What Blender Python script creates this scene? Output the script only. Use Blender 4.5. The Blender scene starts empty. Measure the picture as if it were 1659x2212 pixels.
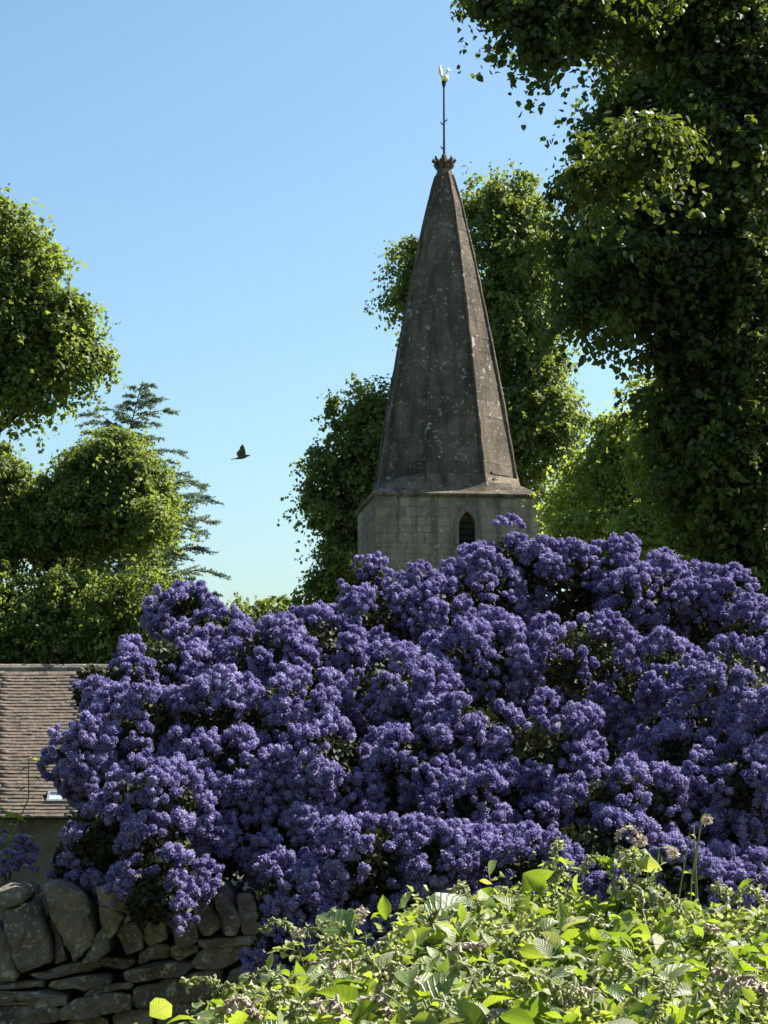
import bpy, bmesh, math, random
import numpy as np
from mathutils import Vector, Matrix, Euler, noise

random.seed(11)
rng = np.random.default_rng(11)
S = bpy.context.scene
COL = S.collection
R = math.radians

# ------------------------------------------------------------------ camera, sky, sun, exposure
FPX, CX, CY = 4000.0, 829.5, 1106.0            # focal length and centre for a 1659 x 2212 frame
PITCH = math.atan(454.0 / 4000.0)
EYE = 1.65
cd = bpy.data.cameras.new('camera')
cam = bpy.data.objects.new('camera', cd)
COL.objects.link(cam)
cam.location = (0, 0, EYE)
cam.rotation_euler = (math.pi / 2 + PITCH, 0, 0)
cd.sensor_fit = 'VERTICAL'
cd.angle = 2 * math.atan(1106.0 / FPX)
cd.clip_start, cd.clip_end = 0.05, 6000
S.camera = cam

SUN_EL, SUN_AZ = R(47), R(26)                  # azimuth measured from +x (right) towards +y (away)
sdir = Vector((math.cos(SUN_EL) * math.cos(SUN_AZ), math.cos(SUN_EL) * math.sin(SUN_AZ), math.sin(SUN_EL)))
W = bpy.data.worlds.new('World')
S.world = W
W.use_nodes = True
nt = W.node_tree
bg = nt.nodes['Background']
sky = nt.nodes.new('ShaderNodeTexSky')
sky.sky_type = 'NISHITA'
sky.sun_disc = False
sky.sun_elevation = SUN_EL
sky.sun_rotation = math.pi / 2 - SUN_AZ        # clockwise from +y
sky.altitude = 0
sky.air_density = 1.1
sky.dust_density = 1.5
sky.ozone_density = 3.5
tint = nt.nodes.new('ShaderNodeMix')
tint.data_type = 'RGBA'
tint.blend_type = 'MULTIPLY'
tint.inputs[0].default_value = 1.0
tint.inputs[7].default_value = (1.18, 1.34, 1.30, 1)   # white balance of the clear summer sky
nt.links.new(sky.outputs[0], tint.inputs[6])
nt.links.new(tint.outputs[2], bg.inputs[0])
bg.inputs[1].default_value = 0.052
sl = bpy.data.lights.new('sun', 'SUN')
sl.energy = 5.0
sl.angle = R(0.53)
sl.color = (1.0, 0.94, 0.84)
so = bpy.data.objects.new('sun', sl)
COL.objects.link(so)
so.rotation_euler = sdir.to_track_quat('Z', 'Y').to_euler()
so.location = (30, 30, 60)
S.view_settings.view_transform = 'Standard'
S.view_settings.look = 'None'
S.view_settings.gamma = 1
S.view_settings.use_curve_mapping = False
S.view_settings.exposure = 1.48
S.cycles.max_bounces = 8
S.cycles.transmission_bounces = 6
S.cycles.diffuse_bounces = 4


def P(px, py, d):
    """A point at depth y = d on the ray of a pixel of the 1659 x 2212 photograph."""
    u, v = (px - CX) / FPX, (CY - py) / FPX
    dy = math.cos(PITCH) - v * math.sin(PITCH)
    dz = math.sin(PITCH) + v * math.cos(PITCH)
    t = d / dy
    return np.array((u * t, d, EYE + dz * t))


# ------------------------------------------------------------------ materials
def new_mat(name):
    m = bpy.data.materials.new(name)
    m.use_nodes = True
    return m, m.node_tree, m.node_tree.nodes['Principled BSDF'], m.node_tree.nodes['Material Output']


def ramp(t, stops, interp='LINEAR'):
    n = t.nodes.new('ShaderNodeValToRGB')
    e = n.color_ramp.elements
    n.color_ramp.interpolation = interp
    while len(e) < len(stops):
        e.new(0.5)
    for k, (p, c) in enumerate(stops):
        e[k].position = p
        e[k].color = (*c, 1) if len(c) == 3 else c
    return n


def noise_tex(t, scale, detail=6, rough=0.6, co=None, dist=0.0):
    n = t.nodes.new('ShaderNodeTexNoise')
    n.inputs['Scale'].default_value = scale
    n.inputs['Detail'].default_value = detail
    n.inputs['Roughness'].default_value = rough
    n.inputs['Distortion'].default_value = dist
    if co is not None:
        t.links.new(co, n.inputs['Vector'])
    return n


def mixc(t, fac, a, b, mode='MIX'):
    n = t.nodes.new('ShaderNodeMix')
    n.data_type = 'RGBA'
    n.blend_type = mode
    for s, v in ((0, fac), (6, a), (7, b)):
        if hasattr(v, 'is_output'):
            t.links.new(v, n.inputs[s])
        else:
            n.inputs[s].default_value = v if s == 0 else (*v, 1)
    return n.outputs[2]


def leaf_mat(name, dark, light, trans, tfac=0.4, rough=0.5, spec=0.3):
    """Leaf: colour varies leaf by leaf (attribute rnd) and over the crown; part of the light comes through."""
    m, t, b, out = new_mat(name)
    at = t.nodes.new('ShaderNodeAttribute')
    at.attribute_name = 'rnd'
    rp = ramp(t, [(0.0, dark), (1.0, light)])
    t.links.new(at.outputs['Fac'], rp.inputs[0])
    t.links.new(rp.outputs[0], b.inputs['Base Color'])
    b.inputs['Roughness'].default_value = rough
    b.inputs['Specular IOR Level'].default_value = spec
    tr = t.nodes.new('ShaderNodeBsdfTranslucent')
    rp2 = ramp(t, [(0.0, tuple(c * 0.75 for c in trans)), (1.0, trans)])
    t.links.new(at.outputs['Fac'], rp2.inputs[0])
    t.links.new(rp2.outputs[0], tr.inputs[0])
    mx = t.nodes.new('ShaderNodeMixShader')
    mx.inputs[0].default_value = tfac
    t.links.new(b.outputs[0], mx.inputs[1])
    t.links.new(tr.outputs[0], mx.inputs[2])
    t.links.new(mx.outputs[0], out.inputs[0])
    return m


def stone_mat(name, c1, c2, lichen, lich_amt=0.5, scale=3.0, bump=0.5, streak=False, dark=(0.05, 0.048, 0.042), vary=1.0):
    m, t, b, out = new_mat(name)
    tc = t.nodes.new('ShaderNodeTexCoord')
    geo = t.nodes.new('ShaderNodeNewGeometry')
    oi = t.nodes.new('ShaderNodeObjectInfo')
    co = geo.outputs['Position']
    n1 = noise_tex(t, scale, 8, 0.65, co)
    base = ramp(t, [(0.3, c1), (0.7, c2)])
    t.links.new(n1.outputs[0], base.inputs[0])
    col = base.outputs[0]
    # stone-to-stone difference
    rr = ramp(t, [(0.0, (1 - 0.28 * vary,) * 3), (1.0, (1 + 0.25 * vary, 1 + 0.2 * vary, 1 + 0.12 * vary))])
    t.links.new(oi.outputs['Random'], rr.inputs[0])
    col = mixc(t, 1.0, col, rr.outputs[0], 'MULTIPLY')
    # grime
    n2 = noise_tex(t, scale * 0.45, 6, 0.7, co, 0.6)
    g = ramp(t, [(0.45, (0, 0, 0)), (0.68, (1, 1, 1))])
    t.links.new(n2.outputs[0], g.inputs[0])
    gm = t.nodes.new('ShaderNodeMath')
    gm.operation = 'MULTIPLY'
    gm.inputs[1].default_value = 0.75
    t.links.new(g.outputs[0], gm.inputs[0])
    col = mixc(t, gm.outputs[0], col, dark)
    if streak:
        mp = t.nodes.new('ShaderNodeMapping')
        mp.inputs['Scale'].default_value = (2.2, 2.2, 0.16)
        t.links.new(co, mp.inputs[0])
        n4 = noise_tex(t, 1.6, 5, 0.6, mp.outputs[0])
        s4 = ramp(t, [(0.48, (0, 0, 0)), (0.66, (0.7, 0.7, 0.7))])
        t.links.new(n4.outputs[0], s4.inputs[0])
        col = mixc(t, s4.outputs[0], col, dark)
    # lichen blotches, of several sizes
    n3 = noise_tex(t, scale * 1.7, 7, 0.72, co, 0.3)
    lo = 0.72 - 0.2 * lich_amt
    l1 = ramp(t, [(lo, (0, 0, 0)), (lo + 0.035, (1, 1, 1))])
    t.links.new(n3.outputs[0], l1.inputs[0])
    col = mixc(t, l1.outputs[0], col, lichen)
    n5 = noise_tex(t, scale * 6, 4, 0.7, co)
    l2 = ramp(t, [(lo - 0.02, (0, 0, 0)), (lo + 0.02, (0.7, 0.7, 0.7))])
    t.links.new(n5.outputs[0], l2.inputs[0])
    col = mixc(t, l2.outputs[0], col, lichen)
    t.links.new(col, b.inputs['Base Color'])
    b.inputs['Roughness'].default_value = 0.92
    b.inputs['Specular IOR Level'].default_value = 0.15
    bp = t.nodes.new('ShaderNodeBump')
    bp.inputs['Strength'].default_value = bump
    bp.inputs['Distance'].default_value = 0.035 if scale > 4 else 0.04
    nb = noise_tex(t, scale * 5, 8, 0.7, co)
    if scale > 4:
        vo_ = t.nodes.new('ShaderNodeTexVoronoi')
        vo_.inputs['Scale'].default_value = scale * 1.6
        wp = noise_tex(t, scale * 2, 3, 0.6, co)
        wmx = t.nodes.new('ShaderNodeMix')
        wmx.data_type = 'VECTOR'
        wmx.inputs[0].default_value = 0.12
        t.links.new(co, wmx.inputs[4])
        t.links.new(wp.outputs[1], wmx.inputs[5])
        t.links.new(wmx.outputs[1], vo_.inputs['Vector'])
        ad = t.nodes.new('ShaderNodeMath')
        ad.operation = 'MULTIPLY_ADD'
        ad.inputs[1].default_value = 0.9
        t.links.new(vo_.outputs['Distance'], ad.inputs[0])
        t.links.new(nb.outputs[0], ad.inputs[2])
        t.links.new(ad.outputs[0], bp.inputs['Height'])
    else:
        t.links.new(nb.outputs[0], bp.inputs['Height'])
    t.links.new(bp.outputs[0], b.inputs['Normal'])
    return m


def plain(name, c, rough=0.8, metal=0.0, spec=0.3, nscale=None, c2=None):
    m, t, b, out = new_mat(name)
    b.inputs['Base Color'].default_value = (*c, 1)
    if nscale:
        g = t.nodes.new('ShaderNodeNewGeometry')
        n = noise_tex(t, nscale, 5, 0.6, g.outputs['Position'])
        rp = ramp(t, [(0.3, c), (0.7, c2 or tuple(v * 0.6 for v in c))])
        t.links.new(n.outputs[0], rp.inputs[0])
        t.links.new(rp.outputs[0], b.inputs['Base Color'])
    b.inputs['Roughness'].default_value = rough
    b.inputs['Metallic'].default_value = metal
    b.inputs['Specular IOR Level'].default_value = spec
    return m


M = {}
M['near_tree'] = leaf_mat('near_tree_leaf', (0.016, 0.036, 0.012), (0.080, 0.112, 0.034), (0.20, 0.265, 0.026), 0.33, 0.5, 0.2)
M['mid_tree'] = leaf_mat('mid_tree_leaf', (0.032, 0.064, 0.016), (0.15, 0.195, 0.055), (0.36, 0.45, 0.055), 0.42, 0.5, 0.22)
M['maple'] = leaf_mat('maple_leaf', (0.026, 0.055, 0.013), (0.21, 0.26, 0.07), (0.50, 0.60, 0.07), 0.48, 0.5, 0.22)
M['far_tree'] = leaf_mat('far_tree_leaf', (0.032, 0.064, 0.020), (0.14, 0.185, 0.060), (0.34, 0.42, 0.06), 0.42, 0.5, 0.22)
M['needle'] = leaf_mat('cedar_needle', (0.085, 0.13, 0.10), (0.19, 0.26, 0.20), (0.26, 0.35, 0.20), 0.38, 0.55, 0.3)
M['bark'] = plain('bark', (0.045, 0.036, 0.028), 0.95, 0, 0.1, 6, (0.02, 0.017, 0.014))
M['twig'] = plain('twig', (0.10, 0.08, 0.055), 0.9, 0, 0.15, 20, (0.05, 0.04, 0.03))
M['flower'] = leaf_mat('lilac_flower', (0.034, 0.027, 0.160), (0.74, 0.67, 0.95), (0.34, 0.27, 0.64), 0.27, 0.75, 0.2)
M['bush_leaf'] = leaf_mat('bush_leaf', (0.014, 0.020, 0.009), (0.036, 0.046, 0.018), (0.06, 0.075, 0.015), 0.15, 0.6, 0.2)
M['wall_stone'] = stone_mat('wall_stone', (0.21, 0.187, 0.155), (0.39, 0.355, 0.30), (0.55, 0.54, 0.50), 0.62, 7.0, 1.0)
M['tower_stone'] = stone_mat('tower_stone', (0.22, 0.18, 0.13), (0.34, 0.285, 0.215), (0.44, 0.42, 0.37), 0.38, 1.8, 0.7, True, (0.075, 0.068, 0.056), 0.45)
M['spire_stone'] = stone_mat('spire_stone', (0.078, 0.062, 0.046), (0.175, 0.142, 0.104), (0.34, 0.325, 0.28), 0.50, 1.25, 0.6, True, (0.032, 0.028, 0.023), 0.6)
M['earth'] = plain('earth', (0.03, 0.025, 0.02), 1, 0, 0.05, 8)


# ------------------------------------------------------------------ object helpers
def raw_mesh(name, verts, faces_list, rnd=None, uv=None, smooth=False):
    """verts (N,3); faces_list = list of integer arrays (M,k)."""
    me = bpy.data.meshes.new(name)
    verts = np.asarray(verts, dtype=np.float32)
    me.vertices.add(len(verts))
    me.vertices.foreach_set('co', verts.ravel())
    fl = [np.asarray(f, dtype=np.int32) for f in faces_list if len(f)]
    loops = np.concatenate([f.ravel() for f in fl])
    tot = np.concatenate([np.full(len(f), f.shape[1], dtype=np.int32) for f in fl])
    start = np.concatenate([[0], np.cumsum(tot)[:-1]]).astype(np.int32)
    me.loops.add(len(loops))
    me.loops.foreach_set('vertex_index', loops)
    me.polygons.add(len(tot))
    me.polygons.foreach_set('loop_start', start)
    me.polygons.foreach_set('loop_total', tot)
    if smooth:
        me.polygons.foreach_set('use_smooth', np.ones(len(tot), dtype=bool))
    if rnd is not None:
        a = me.attributes.new('rnd', 'FLOAT', 'POINT')
        a.data.foreach_set('value', np.asarray(rnd, dtype=np.float32))
    if uv is not None:
        u = me.uv_layers.new(name='UVMap')
        u.data.foreach_set('uv', np.asarray(uv, dtype=np.float32)[loops].ravel())
    me.update(calc_edges=True)
    return me


def link(name, me, mat=None, parent=None, loc=None):
    o = bpy.data.objects.new(name, me)
    COL.objects.link(o)
    if mat is not None and not me.materials:
        me.materials.append(mat)
    if parent is not None:
        o.parent = parent
    if loc is not None:
        o.location = loc
    return o


def tag(o, label=None, cat=None, group=None, kind=None):
    for k, v in (('label', label), ('category', cat), ('group', group), ('kind', kind)):
        if v:
            o[k] = v
    return o


def thing(name, label, cat, loc, group=None):
    o = bpy.data.objects.new(name, None)
    o.empty_display_size = 0.1
    COL.objects.link(o)
    o.location = loc
    return tag(o, label, cat, group)


def bm_obj(name, bm, mat, parent=None, loc=None, smooth=False):
    me = bpy.data.meshes.new(name)
    bmesh.ops.recalc_face_normals(bm, faces=bm.faces[:])
    bm.to_mesh(me)
    bm.free()
    if smooth:
        for p in me.polygons:
            p.use_smooth = True
    return link(name, me, mat, parent, loc)


def bm_box(bm, c, s, rot=None):
    r = bmesh.ops.create_cube(bm, size=1)
    mt = Matrix.Translation(c) @ (rot.to_4x4() if rot else Matrix()) @ Matrix.Diagonal((*s, 1))
    bmesh.ops.transform(bm, matrix=mt, verts=r['verts'])
    return r['verts']


def tube_arrays(pts, radii, n=7):
    """Tapered tube through points; returns verts, quads."""
    pts = np.asarray(pts, float)
    k = len(pts)
    tan = np.gradient(pts, axis=0)
    tan /= np.linalg.norm(tan, axis=1)[:, None] + 1e-9
    ref = np.array((0, 0, 1.0)) if abs(tan[0][2]) < 0.9 else np.array((1.0, 0, 0))
    vs = []
    for i in range(k):
        a = np.cross(tan[i], ref)
        a /= np.linalg.norm(a) + 1e-9
        b = np.cross(tan[i], a)
        ang = np.arange(n) * 2 * math.pi / n
        vs.append(pts[i] + radii[i] * (np.cos(ang)[:, None] * a + np.sin(ang)[:, None] * b))
    vs = np.concatenate(vs)
    q = []
    for i in range(k - 1):
        for j in range(n):
            q.append((i * n + j, i * n + (j + 1) % n, (i + 1) * n + (j + 1) % n, (i + 1) * n + j))
    return vs, np.array(q)


def join_arrays(parts):
    vs, fs, off = [], [], 0
    for v, f in parts:
        vs.append(v)
        fs.append(np.asarray(f) + off)
        off += len(v)
    return np.concatenate(vs), np.concatenate(fs)


def tubes(name, specs, mat, parent, loc, n=7, kind=None):
    v, f = join_arrays([tube_arrays(p, r, n) for p, r in specs])
    o = link(name, raw_mesh(name, v - np.asarray(loc), [f], smooth=True), mat, parent)
    if kind:
        o['kind'] = kind
    return o


def unit(a):
    return a / (np.linalg.norm(a, axis=-1, keepdims=True) + 1e-9)


def rdirs(n):
    return unit(rng.normal(size=(n, 3)))


def leaf_arrays(p, nrm, axis, L, wid, fold=0.25, shape='kite'):
    """Folded leaves; every leaf is two faces that meet along its midrib."""
    n = len(p)
    nrm = unit(nrm)
    axis = unit(axis - (axis * nrm).sum(1)[:, None] * nrm)
    side = np.cross(nrm, axis)
    L = np.broadcast_to(L, (n,))[:, None]
    w = L * np.broadcast_to(wid, (n,))[:, None]
    up = nrm * w * fold
    if shape == 'kite':
        v = np.stack([p, p + axis * L * 0.42 + side * w + up, p + axis * L - nrm * L * 0.12, p + axis * L * 0.42 - side * w + up], 1)
        i = np.arange(n)[:, None] * 4
        f = np.concatenate([i + np.array([[0, 1, 2]]), i + np.array([[0, 2, 3]])])
        return v.reshape(-1, 3), f, 4
    v = np.stack([p, p + axis * L * 0.12 + side * w * 0.85 + up, p + axis * L * 0.6 + side * w * 0.8 + up, p + axis * L - nrm * L * 0.15,
                  p + axis * L * 0.6 - side * w * 0.8 + up, p + axis * L * 0.12 - side * w * 0.85 + up], 1)
    i = np.arange(n)[:, None] * 6
    f = np.concatenate([i + np.array([[0, 1, 2, 3]]), i + np.array([[0, 3, 4, 5]])])
    return v.reshape(-1, 3), f, 6


def crown_points(blobs, n_total, clump, fill=0.25):
    """Leaf positions and outward directions: leaves sit on clumps, clumps sit on the lobes of the crown."""
    area = np.array([b[1][0] * b[1][2] for b in blobs])
    ps, ds, cl = [], [], []
    for (c, r), a in zip(blobs, area / area.sum()):
        n = int(n_total * a)
        rr = float(np.mean(r))
        ncl = max(7, int(9 * (rr / clump) ** 2))
        d = rdirs(ncl)
        d[:, 2] = d[:, 2] * 0.9 + 0.08
        depth = rng.uniform(0.5, 1.0, ncl) ** 0.8
        stray = rng.random(ncl) < 0.24
        depth[stray] = rng.uniform(1.0, 1.17, stray.sum())
        cc = c + d * r * depth[:, None]
        rc = clump * rng.uniform(0.55, 1.15, ncl)
        rc[stray] *= rng.uniform(0.3, 0.65, stray.sum())
        m = int(n * (1 - fill) * 0.66)
        k = rng.integers(0, ncl, m)
        e = unit(rdirs(m) + d[k] * 0.55 + np.array((0, 0, 0.25)))
        q = cc[k] + e * rc[k][:, None] * rng.uniform(0.45, 1.08, m)[:, None] * np.array((1, 1, 0.82))
        ps.append(q)
        ds.append(e)
        cl.append(rng.random(ncl)[k])
        ns = int(0.34 * n / 13)
        if ns:
            d2 = rdirs(ns)
            d2[:, 2] = d2[:, 2] * 0.9
            b0 = c + d2 * r * rng.uniform(0.72, 1.02, ns)[:, None]
            gd = unit(d2 * 0.8 + rng.normal(size=(ns, 3)) * 0.35 + np.array((0, 0, -0.30)))
            ln = clump * rng.uniform(0.5, 1.9, ns)
            kk = np.repeat(np.arange(ns), 13)
            tt = rng.random(len(kk))
            q = b0[kk] + gd[kk] * (ln[kk] * tt)[:, None] + np.array((0, 0, -1)) * (0.22 * ln[kk] * tt ** 2)[:, None] + rng.normal(size=(len(kk), 3)) * clump * 0.075
            ps.append(q)
            ds.append(unit(gd[kk] * 0.5 + rng.normal(size=(len(kk), 3)) * 0.4))
            cl.append(np.repeat(rng.random(ns), 13))
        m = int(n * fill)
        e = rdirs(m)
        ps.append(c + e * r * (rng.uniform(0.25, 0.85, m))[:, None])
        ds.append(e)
        cl.append(rng.random(m) * 0.5)  # inner leaves coloured darker, standing in for shade inside the crown
    return np.concatenate(ps), np.concatenate(ds), np.concatenate(cl)


def crown(name, blobs, n, L, mat, parent, loc, clump, shape='kite', wid=0.42, fill=0.25, droop=0.6):
    p, d, cl = crown_points(blobs, n, clump, fill)
    m = len(p)
    nrm = unit(d + rng.normal(size=(m, 3)) * 0.55 + np.array((0, 0, 0.45)))
    ax = rng.normal(size=(m, 3)) * 0.8 + d * 0.5 - np.array((0, 0, droop))
    v, f, k = leaf_arrays(p, nrm, ax, L * rng.uniform(0.6, 1.2, m), wid, 0.25, shape)
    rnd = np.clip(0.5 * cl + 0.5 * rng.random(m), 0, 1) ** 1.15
    me = raw_mesh(name, v - np.asarray(loc), [f], rnd=np.repeat(rnd, k))
    return link(name, me, mat, parent)


def blobs_px(lst, depth=0.85):
    out = []
    for px, py, d, rx, ry in lst:
        s = d / FPX
        out.append((P(px, py, d), np.array((rx * s, 0.5 * (rx + ry) * s * depth, ry * s))))
    return out


def limb_to(a, b, r0, r1, sag=0.1, n=6):
    a, b = np.asarray(a, float), np.asarray(b, float)
    t = np.linspace(0, 1, n)[:, None]
    L = np.linalg.norm(b - a)
    mid = np.cumsum(rng.normal(size=(n, 3)) * 0.03 * L, axis=0)
    mid = mid - t * mid[-1] - (1 - t) * mid[0]
    pts = a + (b - a) * t + mid + np.array((0, 0, 1)) * (np.sin(t * math.pi) * sag * L)
    return pts, np.linspace(r0, r1, n)


def ground_z(x, y):
    """Lane-side verge in front, wall at about y = 7, then a slope down to the churchyard."""
    x, y = np.asarray(x, float), np.asarray(y, float)
    bank = 0.28 * np.clip((y - 2.8) / 1.4, 0, 1) * np.clip((x + 1.2) / 0.8, 0, 1) * (y < 7.3)
    t = np.clip((y - 9.5) / 9.0, 0, 1)
    shade_hill = 12.0 * (lambda q: q * q * (3 - 2 * q))(np.clip((-4.0 - y) / 13.0, 0, 1))  # unseen rise behind the camera, added to block part of the sky light
    return shade_hill + bank + 0.55 * np.clip((y - 7.0) / 0.6, 0, 1) * (1 - t) - 2.9 * t * t * (3 - 2 * t) + 0.0 * x


def tree(name, label, trunk_xy, trunk_r, blobs, n, L, mat, clump, shape='kite', group=None, wid=0.42, fill=0.25, limbs=None, trunk_top=None, cat='tree'):
    bx, by = trunk_xy
    bz = float(ground_z(bx, by)) - 0.1
    loc = np.array((bx, by, bz))
    t = thing(name, label, cat, loc, group)
    cs = np.array([b[0] for b in blobs])
    top = np.array(trunk_top) if trunk_top is not None else np.array((bx + rng.normal() * 0.2, by, cs[:, 2].mean()))
    pts, rad = limb_to(loc, top, trunk_r, trunk_r * 0.4, 0.0, 8)
    rad[0] *= 1.35
    tubes('trunk', [(pts, rad)], M['bark'], t, loc, 9)
    for c, r in blobs[:limbs if limbs is not None else len(blobs)]:
        z = np.clip(c[2] - 1.0, loc[2] + 1.2, top[2])
        f = (z - loc[2]) / (top[2] - loc[2] + 1e-6)
        a = loc + (top - loc) * min(max(f * 0.85, 0.2), 1.0)
        tubes('limb', [limb_to(a, c, trunk_r * 0.38, trunk_r * 0.08, 0.06)], M['bark'], t, loc, 6)
    o = crown('crown', blobs, n, L, mat, t, loc, clump, shape, wid, fill)
    return t


# ------------------------------------------------------------------ ground
gx = np.unique(np.concatenate([np.linspace(-6, 6, 49), np.linspace(-60, 60, 49), np.linspace(-2500, 2500, 11)]))
gy = np.unique(np.concatenate([np.linspace(-18, 22, 161), np.linspace(-40, 120, 41), np.linspace(-300, 3000, 12)]))
X, Y = np.meshgrid(gx, gy)
Z = ground_z(X, Y)
Z = Z + np.where((Y > 0) & (Y < 60), 0.02 * np.sin(X * 2.3 + Y) * np.cos(Y * 1.9), 0)
gv = np.stack([X, Y, Z], -1).reshape(-1, 3)
nx, ny = len(gx), len(gy)
ii = (np.arange(ny - 1)[:, None] * nx + np.arange(nx - 1)[None]).ravel()
gm_, t_, b_, o_ = new_mat('grassy_ground')
g_ = t_.nodes.new('ShaderNodeNewGeometry')
n_ = noise_tex(t_, 1.3, 8, 0.7, g_.outputs['Position'])
r_ = ramp(t_, [(0.3, (0.045, 0.06, 0.018)), (0.55, (0.06, 0.075, 0.025)), (0.75, (0.09, 0.075, 0.045))])
t_.links.new(n_.outputs[0], r_.inputs[0])
t_.links.new(r_.outputs[0], b_.inputs['Base Color'])
b_.inputs['Roughness'].default_value = 0.95
tag(link('ground', raw_mesh('ground', gv, [np.stack([ii, ii + 1, ii + nx + 1, ii + nx], 1)], smooth=True), gm_), kind='structure')

# ------------------------------------------------------------------ church tower and spire
TC = P(964, 1560, 54.6)
TC[2] = 0
YAW = R(6.6)                                    # the front turns a little to the right
TH = 2.36                                       # half width of the tower
TG = float(ground_z(TC[0], TC[1])) - 0.1
ZE = float(P(984, 1073, 52.3)[2])  # height of the eaves
RM = Matrix.Rotation(YAW, 4, 'Z')
tower = thing('church_tower', 'grey stone church tower under a tall eight-sided stone spire', 'church tower', (TC[0], TC[1], TG))
tower.rotation_euler = (0, 0, YAW)
ZT = ZE - TG                                    # eaves above the tower's foot

# shaft: four walls, the front one with a pointed opening
WX, WZ, WW, WH = 0.27, ZT - 0.42, 0.24, 0.95     # opening: centre x, apex z, half width, height below the apex


def arch(hw, apex, spring, x0, n=7):
    """Pointed arch outline from the left springing over the apex to the right one."""
    pts = []
    rise = apex - spring
    rad = (hw * hw + rise * rise) / (2 * hw)
    a1 = math.asin(min(1, rise / rad))
    for k in range(n + 1):
        a = a1 * k / n
        pts.append((x0 - hw + rad - rad * math.cos(a), spring + rad * math.sin(a)))
    right = [(2 * x0 - x, z) for x, z in reversed(pts[:-1])]
    return pts + right


def opening(hw, apex, h, x0):
    sp = apex - hw * 1.75
    a = arch(hw, apex, sp, x0)
    return [(x0 - hw, apex - h)] + a + [(x0 + hw, apex - h)]


bm = bmesh.new()
outer = [bm.verts.new((x, -TH, z)) for x, z in ((-TH, 0), (TH, 0), (TH, ZT), (-TH, ZT))]
hole = [bm.verts.new((x, -TH, z)) for x, z in opening(WW, WZ, WH, WX)]
es = [bm.edges.new((outer[i], outer[(i + 1) % 4])) for i in range(4)]
es += [bm.edges.new((hole[i], hole[(i + 1) % len(hole)])) for i in range(len(hole))]
bmesh.ops.triangle_fill(bm, use_beauty=True, edges=es)
inner = [bm.verts.new((v.co.x, -TH + 0.55, v.co.z)) for v in hole]
for i in range(len(hole)):
    j = (i + 1) % len(hole)
    bm.faces.new((hole[i], hole[j], inner[j], inner[i]))
bm.faces.new(inner)
for a, b in (((-TH, -TH), (-TH, TH)), ((-TH, TH), (TH, TH)), ((TH, TH), (TH, -TH))):
    bm.faces.new([bm.verts.new(v) for v in ((*a, 0), (*b, 0), (*b, ZT), (*a, ZT))])
wall = bm_obj('wall', bm, M['tower_stone'], tower)
louv_mat = plain('louvre_wood', (0.035, 0.032, 0.03), 0.8, 0, 0.2, 9)
win = bpy.data.objects.new('belfry_window', None)
COL.objects.link(win)
win.parent = tower
win.location = (WX, -TH, WZ)
# moulded surround
oo, ii_ = opening(WW + 0.13, WZ + 0.2, WH + 0.2, 0), opening(WW + 0.005, WZ, WH, 0)
bm = bmesh.new()
ring = [[bm.verts.new((x, y, z - WZ)) for x, z in pl] for pl, y in ((oo, 0.004), (oo, -0.045), (ii_, -0.03), (ii_, 0.12))]
for a, b in zip(ring, ring[1:]):
    for i in range(len(a) - 1):
        bm.faces.new((a[i], a[i + 1], b[i + 1], b[i]))
bm_obj('surround', bm, M['tower_stone'], win)
for k in range(4):
    bm = bmesh.new()
    bm_box(bm, (0, 0.22, -0.33 - 0.2 * k), (WW * (1.1 if k == 0 else 1.94), 0.02, 0.2), Matrix.Rotation(R(-48), 3, 'X'))
    bm_obj('louvre', bm, louv_mat, win)


def rbox_mesh(name, s, seed, amp=0.12, n=3, sq=5, smooth=True):
    """A rough block: a cube with each face cut n x n, its corners rounded and the faces uneven."""
    bm = bmesh.new()
    bmesh.ops.create_cube(bm, size=2)
    bmesh.ops.subdivide_edges(bm, edges=bm.edges[:], cuts=n - 1, use_grid_fill=True)
    rs = random.Random(seed)
    off = Vector((rs.uniform(0, 99), rs.uniform(0, 99), rs.uniform(0, 99)))
    for v in bm.verts:
        c = v.co
        q = (abs(c.x) ** sq + abs(c.y) ** sq + abs(c.z) ** sq) ** (1 / sq)
        c = c / q
        c = c + noise.noise_vector(c * 0.9 + off) * amp
        v.co = (c.x * s[0] / 2, c.y * s[1] / 2, c.z * s[2] / 2)
    me = bpy.data.meshes.new(name)
    bm.to_mesh(me)
    bm.free()
    for p in me.polygons:
        p.use_smooth = smooth
    return me


# the face stones of the tower, thin blocks that stand a little proud of the shaft
blk = []
for k in range(9):
    me = rbox_mesh('tower_block', (1, 0.10, 1), 500 + k, 0.012, 3, 20, False)
    me.materials.append(M['tower_stone'])
    blk.append(me)
zz = ZT - 0.07
cr = random.Random(5)
while zz > ZT - 3.9:
    h = cr.uniform(0.15, 0.30)
    for side in ('front', 'left'):
        x = -TH + (0 if side == 'front' else 0.0)
        while x < TH - 0.02:
            w = min(cr.uniform(0.22, 0.66), TH - x)
            if TH - (x + w) < 0.2:
                w = TH - x
            xc, zc = x + w / 2, zz - h / 2
            bad = side == 'front' and abs(xc - WX) < w / 2 + WW + 0.1 and WZ - WH - 0.35 < zc < WZ + 0.3
            if not bad and w > 0.05:
                o = bpy.data.objects.new('stone', cr.choice(blk))
                COL.objects.link(o)
                o.parent = tower
                pr = cr.uniform(-0.006, 0.006)
                if side == 'front':
                    o.location = (xc, -TH + 0.035 - pr, zc)
                else:
                    o.location = (-TH + 0.035 - pr, -xc, zc)
                    o.rotation_euler = (0, 0, R(-90))
                o.scale = (w - 0.003, 1, h - 0.003)
            x += w
    zz -= h

# eaves slab and the skirt that turns the square into the octagon
T22 = math.tan(R(22.5))


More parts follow.
